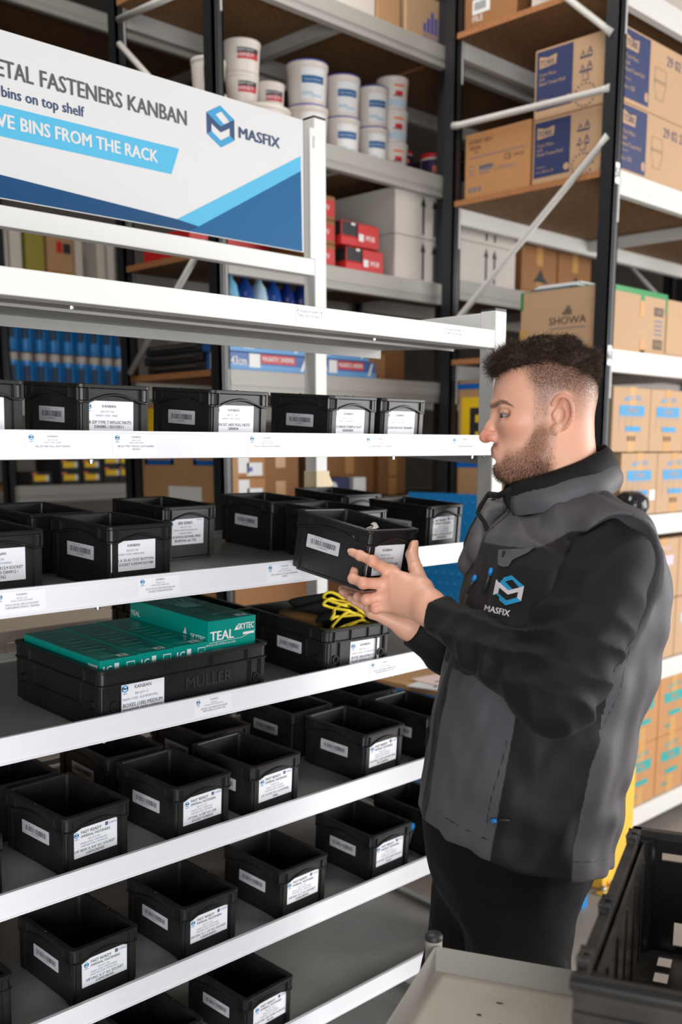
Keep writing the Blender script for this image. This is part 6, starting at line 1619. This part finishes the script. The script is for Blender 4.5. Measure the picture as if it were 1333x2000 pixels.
for i, (x, y, r, m_, lab) in enumerate(((2.56, .50, .2, WHITE, 'white printed sheet lying nearest the bench edge'), (2.60, .52, -.1, mat('pink_tinted_paper', srgb(228, 204, 196), .7), 'pinkish printed sheet on top of the papers on the bench'))):
    p = MB(); p.box((-.09, -.13, 0), (.09, .13, .002), m_); R4(p, 0, .001, 0, .001, m_, Matrix.Translation((0, 0, .0)))
    for k in range(5): p.box((-.06, -.1 + .035 * k, .002), (.05 - .02 * (k % 2), -.088 + .035 * k, .0024), (RED if k == 1 else INKG))
    o = p.build('paper_sheet'); o.location = (x, y, .8155 + .0026 * i); o.rotation_euler = (0, 0, r); tag(o, lab, 'paper')
gd = tag(empty('post_guard', (3.2, .35, 0)), 'yellow steel guard bolted to the floor before the dark upright', 'guard'); gd.location = (0, 0, 0)
YP = mat('yellow_guard_paint', srgb(238, 184, 60), .45, noise=.08, nscale=8)
g = MB(); g.box((3.145, .275, 0), (3.345, .287, .42), YP); g.box((3.145, .287, 0), (3.157, .41, .42), YP); g.box((3.333, .287, 0), (3.345, .41, .42), YP); g.build('guard_plate', gd, bevel=.004)
MB().box((3.10, .245, 0), (3.36, .275, .008), YP).build('foot_plate', gd, bevel=.002)
for x in (3.13, 3.19, 3.33):
    q = MB(); q.lathe([(0, .03), (.007, .03), (.007, .018), (.012, .018), (.012, .008)], CHROME, 8, Matrix.Translation((x, .26, 0))); q.build('bolt', gd)

# ------------------------------------------------------------------ trolley and crate in the foreground
TP = mat('grey_trolley_paint', srgb(166, 162, 156), .5, noise=.12, nscale=3); TF = mat('worn_trolley_tray', srgb(184, 178, 168), .55, noise=.2, nscale=7, c2=srgb(168, 160, 150))
tro = tag(empty('trolley', (1.174, -.571, 0)), 'grey tray-top trolley with worn raised edges in the foreground', 'trolley')
tro.rotation_euler = (0, 0, atan2(-.915, .404))     # local x runs along the far edge to the right, local y back towards the rack...
TZ, TW, TD = .76, .80, .62
def tray(z, h, name):
    f = MB(); f.box((0, -TD, z - .003), (TW, 0, z), TF); f.build(name, tro)
    for a, b, n in (((0, -.0025, z), (TW, 0, z + h), 'tray_edge'), ((0, -TD, z), (TW, -TD + .0025, z + h), 'tray_edge'), ((0, -TD, z), (.0025, 0, z + h), 'tray_edge'), ((TW - .0025, -TD, z), (TW, 0, z + h), 'tray_edge')):
        e = MB(); e.box(a, b, TP); e.build(n, tro)
tray(TZ, .04, 'tray_floor'); tray(.2, .04, 'lower_tray')
for x, y in ((-.006, .014), (TW - .02, .014), (-.006, -TD - .014), (TW - .02, -TD - .014)):
    p_ = MB(); p_.tube([(x, y, .11), (x, y, TZ + .046)], .0135, TP, 16); po = p_.build('corner_post', tro, smooth=False)
    MB().lathe([(.0145, TZ + .044), (.0145, TZ + .050), (.012, TZ + .054), (0, TZ + .055)], mat('black_cap', (0, 0, 0)), 16, Matrix.Translation((x, y, 0))).build('post_cap', po, smooth=True)
    c_ = MB(); c_.tube([(x, y - .012, .05), (x, y + .012, .05)], .05, mat('grey_rubber', (.05, .05, .05), .7), 20); c_.box((x - .012, y - .017, .05), (x + .012, y - .013, .12), ZINC); c_.box((x - .012, y + .013, .05), (x + .012, y + .017, .12), ZINC); c_.box((x - .014, y - .017, .108), (x + .014, y + .017, .112), ZINC); c_.build('castor', po)
Rs = random.Random(9)
for k in range(9):
    q = MB(); cx_, cy_ = Rs.uniform(.06, .40), -Rs.uniform(.05, .30); n = Rs.randint(5, 8); r0 = Rs.uniform(.002, .006)
    q.add([(cx_ + r0 * Rs.uniform(.5, 1.4) * cos(2 * pi * i / n) * 1.4, cy_ + r0 * Rs.uniform(.4, 1.2) * sin(2 * pi * i / n), TZ + .0005) for i in range(n)], [tuple(range(n))], mat('dark_chip', srgb(66, 52, 46), .8))
    q.build('paint_chip', tro)

CR = mat('worn_black_crate', (.014, .0135, .013), .34, noise=1, nscale=9, c2=(.05, .044, .038), bump=.15, bscale=60, stretch=(1, 1, .35))
CRI = mat('black_crate_plastic', (.012, .012, .0125), .3, bump=.1, bscale=200)
cr = tag(empty('stacking_crate', (.924, -.974, 0)), 'black ventilated stacking crate on the trolley at the lower right', 'crate')
cr.rotation_euler = (0, 0, atan2(.186, .46))       # local x: along its left wall away from the viewer; local -y: to the right
CL, CW, CB, CT = .496, .37, .812, 1.0
def slotted(u0, u1, z0, z1, holes, th, axis, m, name):
    """wall panel with real rectangular openings, built as a grid of solid cells"""
    us = sorted({u0, u1, *[h[0] for h in holes], *[h[1] for h in holes]}); zs = sorted({z0, z1, *[h[2] for h in holes], *[h[3] for h in holes]})
    mb = MB()
    for a, b in zip(us[:-1], us[1:]):
        for c, d in zip(zs[:-1], zs[1:]):
            if any(h[0] <= a and b <= h[1] and h[2] <= c and d <= h[3] for h in holes): continue
            if axis[0] == 'x': mb.box((axis[1], a, c), (axis[1] + th, b, d), m)
            elif axis[0] == 'y': mb.box((a, axis[1], c), (b, axis[1] + th, d), m)
            else: mb.box((a, c, axis[1]), (b, d, axis[1] + th), m)
    return mb.build(name, cr)
s_ = .018
slotted(-CW + s_, -s_, CB, CT - .012, [(-.10, -.045, CT - .042, CT - .03), (-.085, -.068, CB + .012, CB + .05), (-.27, -.21, CT - .042, CT - .03), (-.26, -.243, CB + .012, CB + .05)], .004, ('x', CL - s_), CRI, 'far_wall')
slotted(s_, CL - s_, CB, CT - .012, [(.10 + .07 * k, .106 + .07 * k, CB + .01, CB + .05 + .02 * (k % 2)) for k in range(5)], .004, ('y', -s_ - .004), CR, 'left_wall')
slotted(s_, CL - s_, CB, CT - .012, [], .004, ('y', -CW + s_), CR, 'right_wall')
slotted(-CW + s_, -s_, CB, CT - .03, [(-.11, -.05, CT - .075, CT - .05), (-.30, -.2, CT - .075, CT - .05)], .004, ('x', s_), CR, 'near_wall')
slotted(s_, CL - s_, -CW + s_, -s_, [(a, a + .035, -b - .02, -b) for a in (.06, .14, .22, .30, .38, .43) for b in (.05, .11, .17, .23, .29)], .004, ('z', CB - .004), CR, 'crate_floor')
fr_ = MB()
def rail(a, b, w=.014, h=.016, z=CT, skirt=True): 
    v = Vector(b) - Vector(a); L_ = v.length; T = Matrix.Translation((a[0], a[1], z)) @ Matrix.Rotation(atan2(v.y, v.x), 4, 'Z'); fr_.box((0, -w / 2, -h), (L_, w / 2, 0), CR, T); skirt and fr_.box((0, -w / 2 + .003, -h - .03), (L_, w / 2 - .009, -h), CR, T)
rail((0, -.006), (CL, -.006)); rail((0, -CW + .006), (CL, -CW + .006)); rail((CL - .006, 0), (CL - .006, -CW), h=.02, skirt=False); fr_.tube([(.002, .004, CT - .008), (.002, -CW, CT - .008)], .0105, CRI, 12)
rail((.006, 0), (.006, -CW), w=.022, h=.022, z=CT - .004); rail((.004, 0), (.004, -CW), w=.02, h=.012, z=CT - .040); rail((.004, 0), (.004, -CW), w=.02, h=.010, z=CT - .062)
fr_.build('rim_frame', cr, bevel=.003)
for k in range(5):
    x = .09 + .085 * k; rb = MB(); rb.box((x, -s_ - .007, CB), (x + .006, -s_ - .0035, CT - .03), CR); rb.build('wall_rib', cr, bevel=.001)
for k in range(6):
    x = .05 + .08 * k; rb = MB(); rb.box((x, -.013, CB), (x + .004, -.004, CT - .016), CR); rb.build('wall_rib', cr)
for k in range(5):
    y = -.02 - .08 * k; rb = MB(); rb.box((.004, y - .004, CB - .005), (s_ + .001, y, CT - .04), CR); rb.build('wall_rib', cr)
for x, y in ((.022, -.02), (CL - .02, -.02), (CL - .03, -CW + .02)): MB().tube([(x, y, CB), (x, y, CT - .01)], .016, CRI, 14).build('corner_tube', cr, smooth=False)
for x in (.02, .17, .42):
    h_ = MB(); h_.box((x, -.012, CT - .001), (x + .012, .002, CT + .010), CR); h_.box((x + .022, -.012, CT - .001), (x + .034, .002, CT + .010), CR); h_.box((x, -.003, CT + .004), (x + .034, .002, CT + .010), CR); h_.build('stacking_lug', cr, bevel=.001)
for (x, y) in ((0.03, -.03), (CL - .05, -.03), (.03, -CW + .03), (CL - .05, -CW + .03)): MB().box((x, y - .01, TZ + .0405), (x + .02, y + .01, CB - .003), CR).build('foot', cr)
